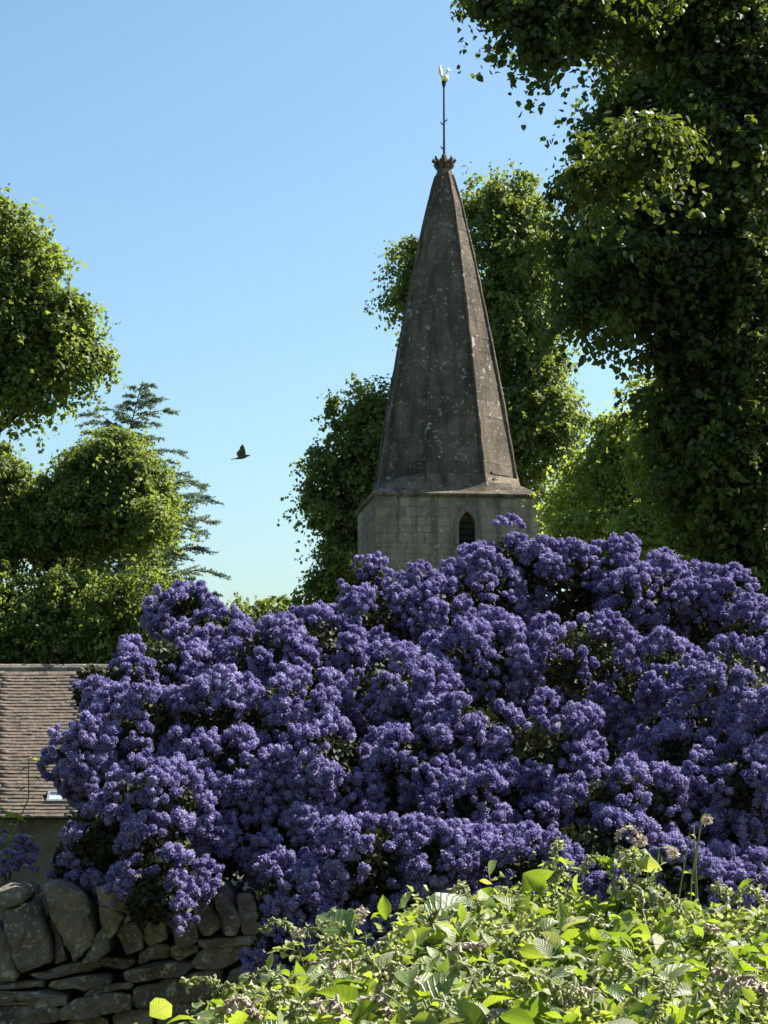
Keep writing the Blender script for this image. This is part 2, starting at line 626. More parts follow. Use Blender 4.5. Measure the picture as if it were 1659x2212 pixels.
def ring_sq_oct(h, mix, z):
    """Twelve points: eight octagon corners and four square corners; mix 0 = square, 1 = octagon."""
    out = []
    for q in range(4):
        a = q * math.pi / 2
        ca, sa = math.cos(a), math.sin(a)
        for (x, y) in ((h, h * T22),):
            out.append((x * ca - y * sa, x * sa + y * ca, z))
        k = 1 - mix * (1 - (1 + T22) / 2)
        out.append((h * k * ca - h * k * sa, h * k * sa + h * k * ca, z))
        x, y = h * T22, h
        out.append((x * ca - y * sa, x * sa + y * ca, z))
    return out


def loft(name, rings, mat, parent, cap=True, smooth=False):
    bm = bmesh.new()
    rv = [[bm.verts.new(p) for p in r] for r in rings]
    n = len(rings[0])
    for a, b in zip(rv, rv[1:]):
        for i in range(n):
            bm.faces.new((a[i], a[(i + 1) % n], b[(i + 1) % n], b[i]))
    if cap:
        bm.faces.new(rv[0])
        bm.faces.new(rv[-1])
    return bm_obj(name, bm, mat, parent, smooth=smooth)


E = TH + 0.10
loft('eaves', [ring_sq_oct(E - 0.06, 0, ZT - 0.02), ring_sq_oct(E, 0, ZT + 0.03), ring_sq_oct(E, 0, ZT + 0.08), ring_sq_oct(E - 0.13, 0.03, ZT + 0.17)], M['spire_stone'], tower)
loft('skirt', [ring_sq_oct(E - 0.17, 0.04, ZT + 0.172), ring_sq_oct(E - 0.27, 0.2, ZT + 0.30), ring_sq_oct(E - 0.36, 0.5, ZT + 0.46), ring_sq_oct(E - 0.43, 1.0, ZT + 0.72)], M['spire_stone'], tower)

# octagonal spire, course upon course, with a rib on every corner
pxm = 54.6 / FPX


def spire_r(z):
    """Inradius of the octagon at a height above the eaves."""
    zs = [0.0, 0.45, 2.95, 5.4, 7.4, 9.2, 10.0, 10.32]
    rs = [2.12, 2.03, 1.63, 1.22, 0.86, 0.49, 0.27, 0.185]
    return float(np.interp(z, zs, rs))


spire = bpy.data.objects.new('spire', None)
COL.objects.link(spire)
spire.parent = tower
spire.location = (0, 0, ZT)
z = 0.58
sr = random.Random(9)
HS = float(P(964, 366, 54.6)[2]) - ZE
while z < HS - 0.02:
    h = min(sr.uniform(0.38, 0.62), HS - z)
    o1 = sr.uniform(-0.004, 0.003)
    rg = []
    for zz_, dr in ((z + 0.003, -0.006), (z + 0.012, 0), (z + h - 0.012, 0), (z + h - 0.003, -0.006), (z + h + 0.003, -0.007)):
        rad = (spire_r(zz_) + dr + o1) / math.cos(R(22.5))
        rg.append([(rad * math.cos(R(22.5 + 45 * k)), rad * math.sin(R(22.5 + 45 * k)), zz_) for k in range(8)])
    loft('course', rg, M['spire_stone'], spire)
    z += h
for k in range(8):
    a = R(22.5 + 45 * k)
    pts = []
    for zz_ in np.linspace(0.45, HS - 0.2, 24):
        rad = spire_r(zz_) / math.cos(R(22.5)) - 0.01
        pts.append((rad * math.cos(a), rad * math.sin(a), zz_))
    w = np.linspace(0.085, 0.045, 24) * (1 + 0.1 * rng.normal(size=24))
    v, f = tube_arrays(pts, w, 6)
    v += rng.normal(size=v.shape) * 0.008
    link('rib', raw_mesh('rib', v, [f], smooth=True), M['spire_stone'], spire)
# broach stones at the foot of the diagonal faces
for k in (0, 1, 2, 3):
    a = R(45 + 90 * k)
    bm = bmesh.new()
    rad = 2.1
    for dz, dd, ww, hh in ((0.78, 0.02, 0.95, 0.1), (0.56, 0.10, 1.1, 0.09)):
        bm_box(bm, (0, 0, 0), (0.14, ww, hh), None)
        bmesh.ops.transform(bm, matrix=Matrix.Translation((spire_r(dz) + dd - 0.04, 0, dz)), verts=bm.verts[-8:])
    bmesh.ops.transform(bm, matrix=Matrix.Rotation(a, 4, 'Z'), verts=bm.verts[:])
    bmesh.ops.bevel(bm, geom=bm.edges[:], offset=0.025, segments=2, affect='EDGES')
    bm_obj('broach', bm, M['spire_stone'], spire)
# finial: a carved capital with curling leaves
fin = bpy.data.objects.new('finial', None)
COL.objects.link(fin)
fin.parent = tower
fin.location = (0, 0, ZT + HS)
fin.scale = (0.8, 0.8, 0.68)
prof = [(0.17, 0), (0.20, 0.06), (0.26, 0.12), (0.22, 0.2), (0.25, 0.34), (0.21, 0.46), (0.12, 0.52), (0.10, 0.62), (0.05, 0.72)]
loft('capital', [[(r * math.cos(i * math.pi / 5), r * math.sin(i * math.pi / 5), z) for i in range(10)] for r, z in prof], M['spire_stone'], fin)
for row, (zb, n, ln) in enumerate(((0.02, 8, 0.17), (0.24, 8, 0.24))):
    for k in range(n):
        a = 2 * math.pi * (k + 0.5 * row) / n + 0.2
        pts = [(0.2, 0, zb), (0.2 + ln * 0.5, 0, zb + 0.07), (0.2 + ln * 0.95, 0, zb + 0.17), (0.2 + ln * 0.95, 0, zb + 0.24), (0.2 + ln * 0.72, 0, zb + 0.2)]
        c, s = math.cos(a), math.sin(a)
        pts = [(x * c, x * s, z_) for x, y, z_ in pts]
        v, f = tube_arrays(pts, [0.07, 0.075, 0.07, 0.05, 0.02], 6)
        v += rng.normal(size=v.shape) * 0.012
        link('carved_leaf', raw_mesh('carved_leaf', v, [f], smooth=True), M['spire_stone'], fin)

# ------------------------------------------------------------------ weathercock on its rod
iron = plain('dark_iron', (0.02, 0.03, 0.05), 0.6, 0.3, 0.4)
gold = plain('gilding', (0.95, 0.76, 0.40), 0.42, 1.0)
wb = Vector((TC[0], TC[1], ZE + HS + 0.42))
wc = thing('weathercock', 'gilded weathercock glinting in the sun on a thin dark rod above the spire', 'weathercock', wb)
RODH = float(P(964, 180, 54.6)[2]) - wb[2]
link('rod', raw_mesh('rod', *(lambda a: (a[0], [a[1]]))(tube_arrays([(0, 0, -0.05), (0, 0, 0.7), (0, 0, 1.4), (0, 0, RODH)], [0.04, 0.032, 0.03, 0.026], 8)), smooth=True), iron, wc)
for zb, sx in ((0.22, -1), (1.08, 1), (0.98, -1)):
    pts = [(0, 0, zb), (0.07 * sx, 0, zb + 0.02), (0.10 * sx, 0, zb + 0.07), (0.085 * sx, 0, zb + 0.11)]
    v, f = tube_arrays(pts, [0.022, 0.02, 0.017, 0.008], 6)
    link('scroll', raw_mesh('scroll', v, [f], smooth=True), iron, wc)
v, f = tube_arrays([(0, 0, RODH - 0.14), (0, 0, RODH - 0.02), (0, 0, RODH + 0.06)], [0.03, 0.065, 0.075], 8)
link('socket', raw_mesh('socket', v, [f], smooth=True), iron, wc)


def ellipsoid(bm, c, s, rot=None, u=14, v=10):
    r = bmesh.ops.create_uvsphere(bm, u_segments=u, v_segments=v, radius=1)
    mt = Matrix.Translation(c) @ (rot.to_4x4() if rot else Matrix()) @ Matrix.Diagonal((*s, 1))
    bmesh.ops.transform(bm, matrix=mt, verts=r['verts'])


bm = bmesh.new()
ellipsoid(bm, (0.035, 0, RODH + 0.15), (0.12, 0.11, 0.12), Matrix.Rotation(R(-20), 3, 'Y'))
ellipsoid(bm, (0.085, 0, RODH + 0.28), (0.04, 0.045, 0.11), Matrix.Rotation(R(18), 3, 'Y'))
ellipsoid(bm, (0.115, 0, RODH + 0.40), (0.05, 0.042, 0.045))
bm_obj('cock_body', bm, gold, wc, smooth=True)
bm = bmesh.new()
ellipsoid(bm, (0.175, 0, RODH + 0.39), (0.035, 0.012, 0.014))
bm_obj('beak', bm, gold, wc, smooth=True)
bm = bmesh.new()
for q in range(3):
    ellipsoid(bm, (0.09 + 0.03 * q, 0, RODH + 0.455), (0.016, 0.010, 0.03))
bm_obj('comb', bm, gold, wc, smooth=True)
for q, (x1, z1) in enumerate(((-0.12, 0.54), (-0.15, 0.47), (-0.16, 0.38), (-0.08, 0.56))):
    pts = [(-0.03, 0.01 * q, RODH + 0.15), (-0.08 - 0.015 * q, 0.01 * q, RODH + 0.30), (x1 + 0.02, 0.01 * q, RODH + z1), (x1 - 0.03, 0.01 * q, RODH + z1 - 0.04)]
    v, f = tube_arrays(pts, [0.02, 0.028, 0.024, 0.006], 6)
    link('tail_feather', raw_mesh('tail_feather', v, [f], smooth=True), gold, wc)

# ------------------------------------------------------------------ house roof at the left
HD = 40.0
eL = P(-420, 1768, HD)
zE_, zR_ = eL[2], P(100, 1444, HD + 3.3)[2]
xL, xR = eL[0], P(300, 1768, HD)[0]
hg = float(ground_z(xL, HD + 3)) - 0.1
house = thing('cottage', 'stone cottage with a brown tiled roof, half hidden by the purple bush', 'house', ((xL + xR) / 2, HD + 3.4, hg))
HL = np.array(house.location)
hstone = stone_mat('cottage_stone', (0.08, 0.072, 0.058), (0.17, 0.152, 0.122), (0.24, 0.24, 0.22), 0.4, 2.6, 0.6)
bm = bmesh.new()
hy = 3.4
hw = (xR - xL) / 2 - 0.15
bm_box(bm, (0, 0, (zE_ - hg) / 2), (2 * hw, 2 * hy - 0.5, zE_ - hg))
for s in (-1, 1):
    a = [bm.verts.new((s * hw, y, z_)) for y, z_ in ((-hy + 0.25, zE_ - hg), (hy - 0.25, zE_ - hg), (0, zR_ - hg - 0.12))]
    bm.faces.new(a)
bm_obj('wall', bm, hstone, house)
troof = stone_mat('roof_tile', (0.13, 0.102, 0.082), (0.235, 0.184, 0.148), (0.36, 0.34, 0.30), 0.3, 5.0, 0.4, False, (0.09, 0.075, 0.06), 0.35)
roof = bpy.data.objects.new('roof', None)
COL.objects.link(roof)
roof.parent = house
roof.location = (0, 0, 0)
slope = math.atan2(zR_ - zE_, 3.3)
SL = (zR_ - zE_) / math.sin(slope)
bm = bmesh.new()
y0 = HD - HL[1]
for s in (1, -1):
    pl = [(-hw - 0.1, s * y0, zE_ - hg - 0.03), (hw + 0.1, s * y0, zE_ - hg - 0.03), (hw + 0.1, 0, zR_ - hg - 0.06), (-hw - 0.1, 0, zR_ - hg - 0.06)]
    bm.faces.new([bm.verts.new(p) for p in pl])
bm_obj('deck', bm, plain('roof_deck', (0.03, 0.025, 0.02), 1), roof)
NR = 44
gauge = SL * 0.965 / NR
tw = 0.21
# rooflight low down on the slope
LX0, LX1 = P(106, 1725, HD + 0.6)[0] - HL[0], P(215, 1725, HD + 0.6)[0] - HL[0]
LROW0, LROW1 = 4, 7
tile_me = []
for k in range(6):
    me = rbox_mesh('tile', (tw, gauge * 1.25, 0.045), 700 + k, 0.02, 2, 60, False)
    me.materials.append(troof)
    tile_me.append(me)
rest = []
count = 0
trd = random.Random(21)
cand = []
for r_i in range(NR):
    n = int((2 * hw + 0.2) / tw)
    for c_i in range(n):
        x = -hw - 0.1 + (c_i + 0.5 + 0.5 * (r_i % 2)) * tw
        if x > hw + 0.1 or (LROW0 <= r_i < LROW1 and LX0 < x < LX1):
            continue
        s_ = (r_i + 0.5) * gauge
        y = y0 + s_ * math.cos(slope)
        z_ = zE_ - hg + s_ * math.sin(slope) + 0.035 + 0.022 * math.sin(x * 0.9 + 1) * math.sin(s_ * 1.3) + trd.uniform(-0.006, 0.006)
        M4 = Matrix.Translation((x, y, z_)) @ Matrix.Rotation(slope - 0.15 + trd.uniform(-0.03, 0.03), 4, 'X') @ Matrix.Rotation(trd.uniform(-0.012, 0.012), 4, 'Z')
        px = CX + (x + HL[0]) / (y + HL[1]) * FPX
        cand.append((abs(px - 90) + 0.35 * abs(r_i - 28), M4, trd.randrange(6)))
cand.sort(key=lambda q: q[0])
for q, (_, M4, k) in enumerate(cand):
    if q < 300:
        o = bpy.data.objects.new('tile', tile_me[k])
        COL.objects.link(o)
        o.parent = roof
        o.matrix_local = M4
    else:
        rest.append((M4, k))
tv, tf, off = [], [], 0
for M4, k in rest:
    me = tile_me[k]
    co = np.array([M4 @ v.co for v in me.vertices])
    fs = np.array([p.vertices[:] for p in me.polygons]) + off
    off += len(co)
    tv.append(co)
    tf.append(fs)
o = link('tiles', raw_mesh('tiles', np.concatenate(tv), [np.concatenate(tf)], smooth=False), troof, roof)
o['kind'] = 'stuff'
xx = -hw - 0.1
ridge_m = stone_mat('ridge_tile', (0.13, 0.12, 0.10), (0.24, 0.215, 0.18), (0.4, 0.39, 0.36), 0.5, 4, 0.5)
while xx < hw:
    bm = bmesh.new()
    bmesh.ops.create_cone(bm, segments=12, radius1=0.17, radius2=0.165, depth=0.44, cap_ends=True)
    bmesh.ops.transform(bm, matrix=Matrix.Translation((xx + 0.225, 0, zR_ - hg - 0.06)) @ Matrix.Rotation(R(90), 4, 'Y'), verts=bm.verts[:])
    bm_obj('ridge_tile', bm, ridge_m, roof, smooth=False)
    xx += 0.45
skl = bpy.data.objects.new('rooflight', None)
COL.objects.link(skl)
skl.parent = roof
s_ = (LROW0 + LROW1) / 2 * gauge
skl.location = ((LX0 + LX1) / 2, y0 + s_ * math.cos(slope), zE_ - hg + s_ * math.sin(slope) + 0.03)
skl.rotation_euler = (slope, 0, 0)
LW, LH = (LX1 - LX0), (LROW1 - LROW0) * gauge
bm = bmesh.new()
for cx_, cy_, sx_, sy_ in ((0, LH / 2 - 0.03, LW, 0.05), (0, -LH / 2 + 0.03, LW, 0.05), (LW / 2 - 0.03, 0, 0.05, LH - 0.112), (-LW / 2 + 0.03, 0, 0.05, LH - 0.112)):
    bm_box(bm, (cx_, cy_, 0.02), (sx_, sy_, 0.09))
# (kept as one joined frame)
bm_obj('frame', bm, plain('lead_grey', (0.25, 0.26, 0.27), 0.6), skl)
bm = bmesh.new()
bm_box(bm, (0, 0, 0.03), (LW - 0.09, LH - 0.09, 0.012))
bm_obj('pane', bm, plain('sky_toned_glazing', (0.55, 0.74, 0.78), 0.12, 0.0, 0.6), skl)  # pale blue of reflected sky put into the pane's base colour

# ------------------------------------------------------------------ trees
tree('lime_tree', 'large dark broadleaf tree overhanging the right side and top of the view', (P(1690, 1560, 17.5)[0], 17.5), 0.34,
     blobs_px([(1055, 8, 16, 58, 42), (1150, 40, 16, 75, 70), (1240, 25, 16, 95, 80), (1350, 0, 16.5, 120, 85), (1480, 50, 17, 140, 110), (1620, 110, 17, 140, 150), (1160, 95, 16, 50, 45), (1235, 75, 16.2, 70, 48),
               (1375, 170, 20, 75, 75), (1470, 190, 19, 100, 100), (1400, 240, 19.5, 95, 80), (1335, 310, 19.5, 75, 75), (1290, 420, 19, 80, 75),
               (1400, 335, 14.9, 95, 52), (1320, 385, 15.3, 70, 50), (1470, 400, 16.9, 80, 60), (1420, 470, 17.3, 120, 90), (1580, 330, 16.8, 140, 150), (1600, 220, 17, 120, 90),
               (1275, 545, 18.4, 85, 70), (1340, 590, 16.6, 100, 62), (1460, 600, 17, 130, 110), (1600, 560, 16.8, 120, 130), (1270, 665, 16.5, 78, 58), (1370, 675, 17.5, 90, 55),
               (1470, 760, 17.2, 85, 70), (1490, 850, 18, 85, 90), (1600, 770, 17, 120, 130), (1500, 960, 17.2, 85, 90), (1610, 960, 16.8, 110, 120), (1450, 905, 17.0, 50, 40),
               (1530, 1090, 17.6, 85, 90), (1620, 1120, 17, 95, 110), (1560, 1210, 18, 80, 80), (1630, 1260, 17, 85, 100), (1480, 1050, 17.2, 55, 45), (1700, 400, 18, 120, 200), (1710, 800, 18, 120, 250)]),
     130000, 0.067, M['near_tree'], 0.30, 'heart', wid=0.46, fill=0.33, trunk_top=P(1640, 500, 17.5), limbs=0)
tree('churchyard_tree', 'tall green tree rising behind the spire on both of its sides', (P(975, 1560, 66)[0], 66), 0.45,
     blobs_px([(1085, 450, 64, 80, 75), (1120, 540, 64, 95, 110), (1120, 690, 64, 95, 120), (1155, 830, 64, 72, 100), (1120, 950, 64, 100, 120),
               (1195, 920, 63, 55, 80), (892, 590, 64, 48, 62), (878, 655, 64, 40, 32), (795, 890, 64, 70, 62), (830, 960, 64, 80, 100), (740, 1010, 64, 75, 60), (720, 1090, 64, 70, 55),
               (735, 1215, 64, 45, 50), (720, 1290, 64, 65, 50), (1000, 800, 66, 60, 200), (780, 1150, 65, 60, 120), (1060, 1150, 65, 120, 120)]),
     125000, 0.16, M['far_tree'], 0.7, trunk_top=P(975, 700, 66))
tree('maple_tree', 'sunlit yellow green tree between the spire and the dark tree, around a gap of sky', (P(1420, 1560, 35)[0], 35), 0.22,
     blobs_px([(1350, 955, 34, 70, 62), (1435, 880, 33, 55, 75), (1275, 1060, 35, 70, 70), (1370, 1050, 34, 100, 95), (1235, 1110, 36, 45, 50), (1310, 1165, 33, 90, 45),
               (1420, 1180, 32, 110, 70), (1460, 1010, 32, 80, 120), (1540, 1200, 33, 100, 100), (1300, 1220, 34, 90, 45), (1440, 1290, 32, 120, 70), (1640, 1150, 33, 110, 120), (1750, 1040, 33, 120, 160), (1640, 1330, 32, 120, 80), (1760, 1290, 32, 120, 120)]),
     105000, 0.10, M['maple'], 0.46, shape='kite', fill=0.2, trunk_top=P(1420, 950, 35))
tree('sycamore_tree', 'leafy bough of a tree hanging in from the left edge, high against the sky', (P(-240, 1560, 26)[0], 26), 0.28,
     blobs_px([(-25, 490, 26, 70, 75), (55, 580, 26, 70, 80), (20, 690, 26, 110, 90), (115, 710, 26, 80, 70), (150, 785, 26, 68, 55), (40, 820, 26, 90, 80),
               (-50, 640, 26, 100, 120), (-120, 800, 26, 120, 150), (-160, 480, 26, 120, 140)]),
     80000, 0.085, M['mid_tree'], 0.32, shape='kite', trunk_top=P(-230, 520, 26))
tree('chestnut_tree', 'rounded broadleaf tree in front of the cedar, above the cottage roof', (P(110, 1560, 50)[0], 50), 0.26,
     blobs_px([(235, 1000, 48, 80, 55), (165, 1075, 48, 75, 70), (290, 1060, 48, 66, 75), (235, 1120, 48, 105, 65), (328, 1130, 47, 38, 55), (110, 1130, 48, 55, 45), (60, 1150, 48, 50, 40),
               (-10, 1030, 48, 58, 58), (15, 1110, 48, 48, 60), (-25, 1180, 48, 70, 60), (180, 1170, 48, 50, 30)]),
     90000, 0.115, M['mid_tree'], 0.5, shape='kite', trunk_top=P(120, 1100, 48))
tree('hazel_tree', 'low spreading tree just behind the cottage ridge at the left', (P(150, 1560, 47)[0], 47), 0.2,
     blobs_px([(25, 1330, 46, 75, 65), (165, 1295, 46, 68, 62), (100, 1350, 45.5, 60, 45), (225, 1335, 45, 48, 75), (318, 1285, 45, 48, 58), (10, 1390, 46, 80, 55), (130, 1395, 45.5, 60, 48), (240, 1395, 45, 60, 45),
               (330, 1380, 45, 65, 60), (100, 1445, 46, 160, 42), (-80, 1300, 46, 90, 110), (300, 1440, 46, 120, 45), (285, 1340, 45.5, 45, 55)]),
     60000, 0.115, M['mid_tree'], 0.5, shape='kite', trunk_top=P(150, 1310, 47))
tree('distant_tree', 'small distant tree showing low between the cedar and the tower', (P(590, 1560, 90)[0], 90), 0.25,
     blobs_px([(530, 1350, 90, 60, 50), (600, 1350, 90, 55, 45), (650, 1370, 90, 50, 40), (570, 1420, 90, 90, 60), (680, 1420, 88, 60, 60)]),
     14000, 0.22, M['far_tree'], 0.75, trunk_top=P(590, 1380, 90))

# cedar: a trunk with tiers of long sprays, needles along every twig
cx_, cy_ = P(250, 1560, 54)[0], 54.0
cz_ = float(ground_z(cx_, cy_)) - 0.1
cl_ = np.array((cx_, cy_, cz_))
cedar = thing('cedar_tree', 'feathery blue green cedar with drooping sprays behind the rounded tree', 'tree', cl_)
ctop = P(308, 822, 54)
tp, trd_ = limb_to(cl_, ctop, 0.22, 0.010, 0.0, 10)
tubes('trunk', [(tp, trd_)], M['bark'], cedar, cl_, 8)
specs, npos, ndir, nax = [], [], [], []
m_px = 54 / FPX
for k in range(150):
    hpy = 830 + (k / 150.0) ** 0.9 * 500
    f = (P(250, hpy, 54)[2] - cl_[2]) / (ctop[2] - cl_[2])
    f = min(f, 0.985)
    base = np.array([np.interp(f, np.linspace(0, 1, 10), tp[:, j]) for j in range(3)])
    reach = np.interp(hpy, [830, 900, 1000, 1140, 1250, 1340], [34, 100, 150, 170, 240, 250]) * m_px * rng.uniform(0.5, 1.12)
    az = k * 2.39996 + rng.normal() * 0.3
    out = np.array((math.cos(az), math.sin(az), 0))
    nn = 9
    t = np.linspace(0, 1, nn)
    rise = rng.uniform(0.25, 0.75)
    pts = base + out * (reach * t)[:, None] + np.array((0, 0, 1)) * (reach * (rise * t - 0.36 * t ** 3 * (0.4 + rise)))[:, None]
    specs.append((pts, np.linspace(0.026, 0.004, nn) * (0.4 + reach / 4)))
    side = np.array((-out[1], out[0], 0))
    for q in range(int(10 + reach * 9)):
        tt = rng.uniform(0.12, 1.0)
        b = np.array([np.interp(tt, t, pts[:, j]) for j in range(3)])
        ln = reach * 0.26 * (1.1 - 0.75 * tt) + 0.08
        dr = unit(out * rng.uniform(0.4, 1.2) + side * rng.choice((-1, 1)) * rng.uniform(0.25, 0.9) + np.array((0, 0, rng.uniform(-0.25, 0.28))))
        e = b + dr * ln + np.array((0, 0, -0.12 * ln))
        specs.append((np.array([b, (b + e) / 2 + np.array((0, 0, 0.03)), e]), np.array([0.011, 0.009, 0.004])))
        nq = int(ln / 0.011)
        s = rng.random(nq)[:, None]
        npos.append(b + (e - b) * s)
        nax.append(unit(dr + rng.normal(size=(nq, 3)) * 0.75 + np.array((0, 0, 0.35))))
npos, nax = np.concatenate(npos), np.concatenate(nax)
tubes('branches', specs, M['bark'], cedar, cl_, 4, 'stuff')
v, f, k4 = leaf_arrays(npos, rng.normal(size=npos.shape), nax, rng.uniform(0.06, 0.115, len(npos)), 0.16, 0.1)
link('needles', raw_mesh('needles', v - cl_, [f], rnd=np.repeat(rng.random(len(npos)), k4)), M['needle'], cedar)['kind'] = 'stuff'

# ------------------------------------------------------------------ flying bird
bp = P(521, 988, 30)
bird = thing('bird', 'dark bird flying to the right with raised wings in the open sky', 'bird', bp)
u = 30 / FPX / 1.8227 / 10.37       # metres per pixel of an enlargement of the bird


def bpt(x, y, dy=0.0):
    return ((x - 790) * u, dy, (1000 - y) * u)


feather = plain('bird_feather', (0.05, 0.05, 0.055), 0.7, 0, 0.3, 60, (0.12, 0.105, 0.09))
v, f = tube_arrays([bpt(560, 1055), bpt(620, 1045), bpt(720, 1010), bpt(850, 980), bpt(960, 955), bpt(1040, 925), bpt(1090, 918), bpt(1130, 918), bpt(1180, 926)],
                   [12 * u, 38 * u, 72 * u, 85 * u, 72 * u, 46 * u, 40 * u, 26 * u, 4 * u], 10)
link('body', raw_mesh('body', v, [f], smooth=True), feather, bird)
v, f = tube_arrays([bpt(600, 1050), bpt(520, 1058), bpt(440, 1072), bpt(360, 1102)], [26 * u, 20 * u, 17 * u, 12 * u], 6)
v[:, 1] *= 3.0
link('tail', raw_mesh('tail', v, [f], smooth=True), feather, bird)
for s, ol in ((-1, [(990, 940), (985, 800), (950, 640), (900, 545), (865, 525), (800, 590), (750, 640), (755, 700), (700, 740), (660, 790), (640, 860), (650, 950), (780, 985)]),
              (1, [(900, 940), (800, 830), (720, 760), (640, 720), (560, 755), (580, 820), (610, 930), (720, 985)])):
    bm = bmesh.new()
    a = [bm.verts.new(bpt(x, y, s * (0.02 + (960 - y) * u * 0.9) - 0.003)) for x, y in ol]
    b = [bm.verts.new(bpt(x, y, s * (0.02 + (960 - y) * u * 0.9) + 0.004)) for x, y in ol]
    bm.faces.new(a)
    bm.faces.new(b[::-1])
    for i in range(len(ol)):
        j = (i + 1) % len(ol)
        bm.faces.new((a[i], a[j], b[j], b[i]))
    bm_obj('wing', bm, feather, bird)

# ------------------------------------------------------------------ dry stone wall
WD = 6.95
wallt = thing('dry_stone_wall', 'mossy dry stone wall with slanting upright coping stones under the purple bush', 'wall', (0, WD + 0.25, 0))
wl = np.array(wallt.location)


def crop_px(x, y):
    return (x / 1.508) * 0.5486, (3300 + y / 1.508) * 0.5486


COPING = [
    [(-60, 335), (0, 305), (120, 282), (168, 300), (192, 345), (150, 380), (0, 408), (-60, 400)],
    [(-10, 470), (60, 415), (200, 372), (250, 480), (290, 600), (302, 740), (230, 775), (105, 790), (80, 660), (30, 550)],
    [(-60, 500), (25, 555), (75, 665), (100, 845), (-60, 865)],
    [(212, 350), (262, 400), (330, 560), (392, 742), (322, 760), (306, 640), (256, 470)],
    [(228, 285), (330, 262), (420, 288), (502, 338), (552, 430), (574, 560), (545, 640), (510, 690), (430, 738), (400, 700), (370, 600), (335, 500), (285, 400), (245, 320)],
    [(575, 555), (605, 525), (640, 565), (662, 660), (600, 722), (470, 742), (525, 692), (556, 640)],
    [(588, 300), (700, 245), (770, 330), (810, 430), (760, 445), (680, 420), (600, 368)],
    [(580, 398), (640, 402), (740, 462), (704, 540), (655, 610), (606, 520)],
    [(688, 582), (730, 508), (800, 508), (852, 560), (842, 650), (765, 692), (718, 662)],
    [(850, 498), (930, 468), (985, 530), (965, 615), (880, 645), (852, 590)],
    [(1018, 490), (1120, 448), (1162, 490), (1187, 602), (1110, 634), (1045, 622)],
    [(1130, 350), (1210, 348), (1290, 440), (1322, 540), (1250, 592), (1198, 588), (1168, 480)],
    [(1240, 268), (1322, 248), (1372, 340), (1424, 480), (1412, 562), (1332, 572), (1302, 440)],
    [(1390, 350), (1480, 330), (1560, 480), (1580, 572), (1442, 572), (1412, 430)],
    [(1500, 320), (1600, 300), (1690, 460), (1700, 570), (1600, 575), (1560, 450)],
    [(970, 380), (1060, 340), (1110, 440), (1010, 500), (960, 480)],
]
COURSE = [
    [(148, 832), (300, 788), (580, 722), (822, 698), (770, 762), (560, 800), (400, 830), (230, 852)],
    [(805, 692), (900, 645), (1002, 645), (1012, 692), (900, 735), (812, 742)],
    [(1014, 660), (1172, 634), (1174, 680), (1080, 712), (1014, 712)],
    [(-60, 862), (240, 850), (252, 892), (-60, 918)],
    [(288, 862), (480, 825), (640, 808), (665, 850), (500, 892), (330, 912)],
    [(738, 792), (850, 750), (1060, 730), (1132, 750), (1112, 802), (900, 842), (758, 852)],
    [(1140, 742), (1190, 650), (1500, 638), (1524, 670), (1350, 768), (1150, 777)],
    [(500, 922), (600, 880), (792, 858), (792, 892), (700, 907), (520, 942)],
    [(-60, 926), (200, 903), (412, 913), (418, 967), (200, 987), (-60, 987)],
    [(-60, 1000), (330, 985), (362, 1010), (357, 1082), (200, 1105), (-60, 1105)],
    [(375, 1000), (470, 950), (700, 913), (772, 928), (777, 1012), (600, 1050), (460, 1062), (380, 1072)],
    [(796, 878), (960, 840), (1130, 800), (1332, 772), (1322, 870), (1282, 962), (950, 1000), (796, 1012)],
    [(1180, 592), (1500, 575), (1602, 590), (1480, 632), (1192, 642)],
    [(380, 1085), (640, 1062), (646, 1130), (380, 1140)],
    [(660, 1052), (900, 1010), (905, 1125), (660, 1130)],
    [(925, 1008), (1292, 970), (1295, 1110), (925, 1120)],
    [(1350, 790), (1560, 690), (1700, 680), (1700, 800), (1500, 850), (1345, 870)],
    [(1310, 890), (1500, 860), (1720, 820), (1720, 960), (1310, 985)],
    [(-60, 1118), (360, 1110), (360, 1210), (-60, 1220)],
    [(380, 1150), (800, 1140), (800, 1230), (380, 1240)],
    [(820, 1135), (1290, 1122), (1290, 1230), (820, 1240)],
    [(1310, 1000), (1720, 970), (1720, 1110), (1310, 1120)],
]


def chaikin(pl, q=0.15):
    out = []
    for i in range(len(pl)):
        a, b = np.array(pl[i], float), np.array(pl[(i + 1) % len(pl)], float)
        out += [a + (b - a) * q, a + (b - a) * (1 - q)]
    return out


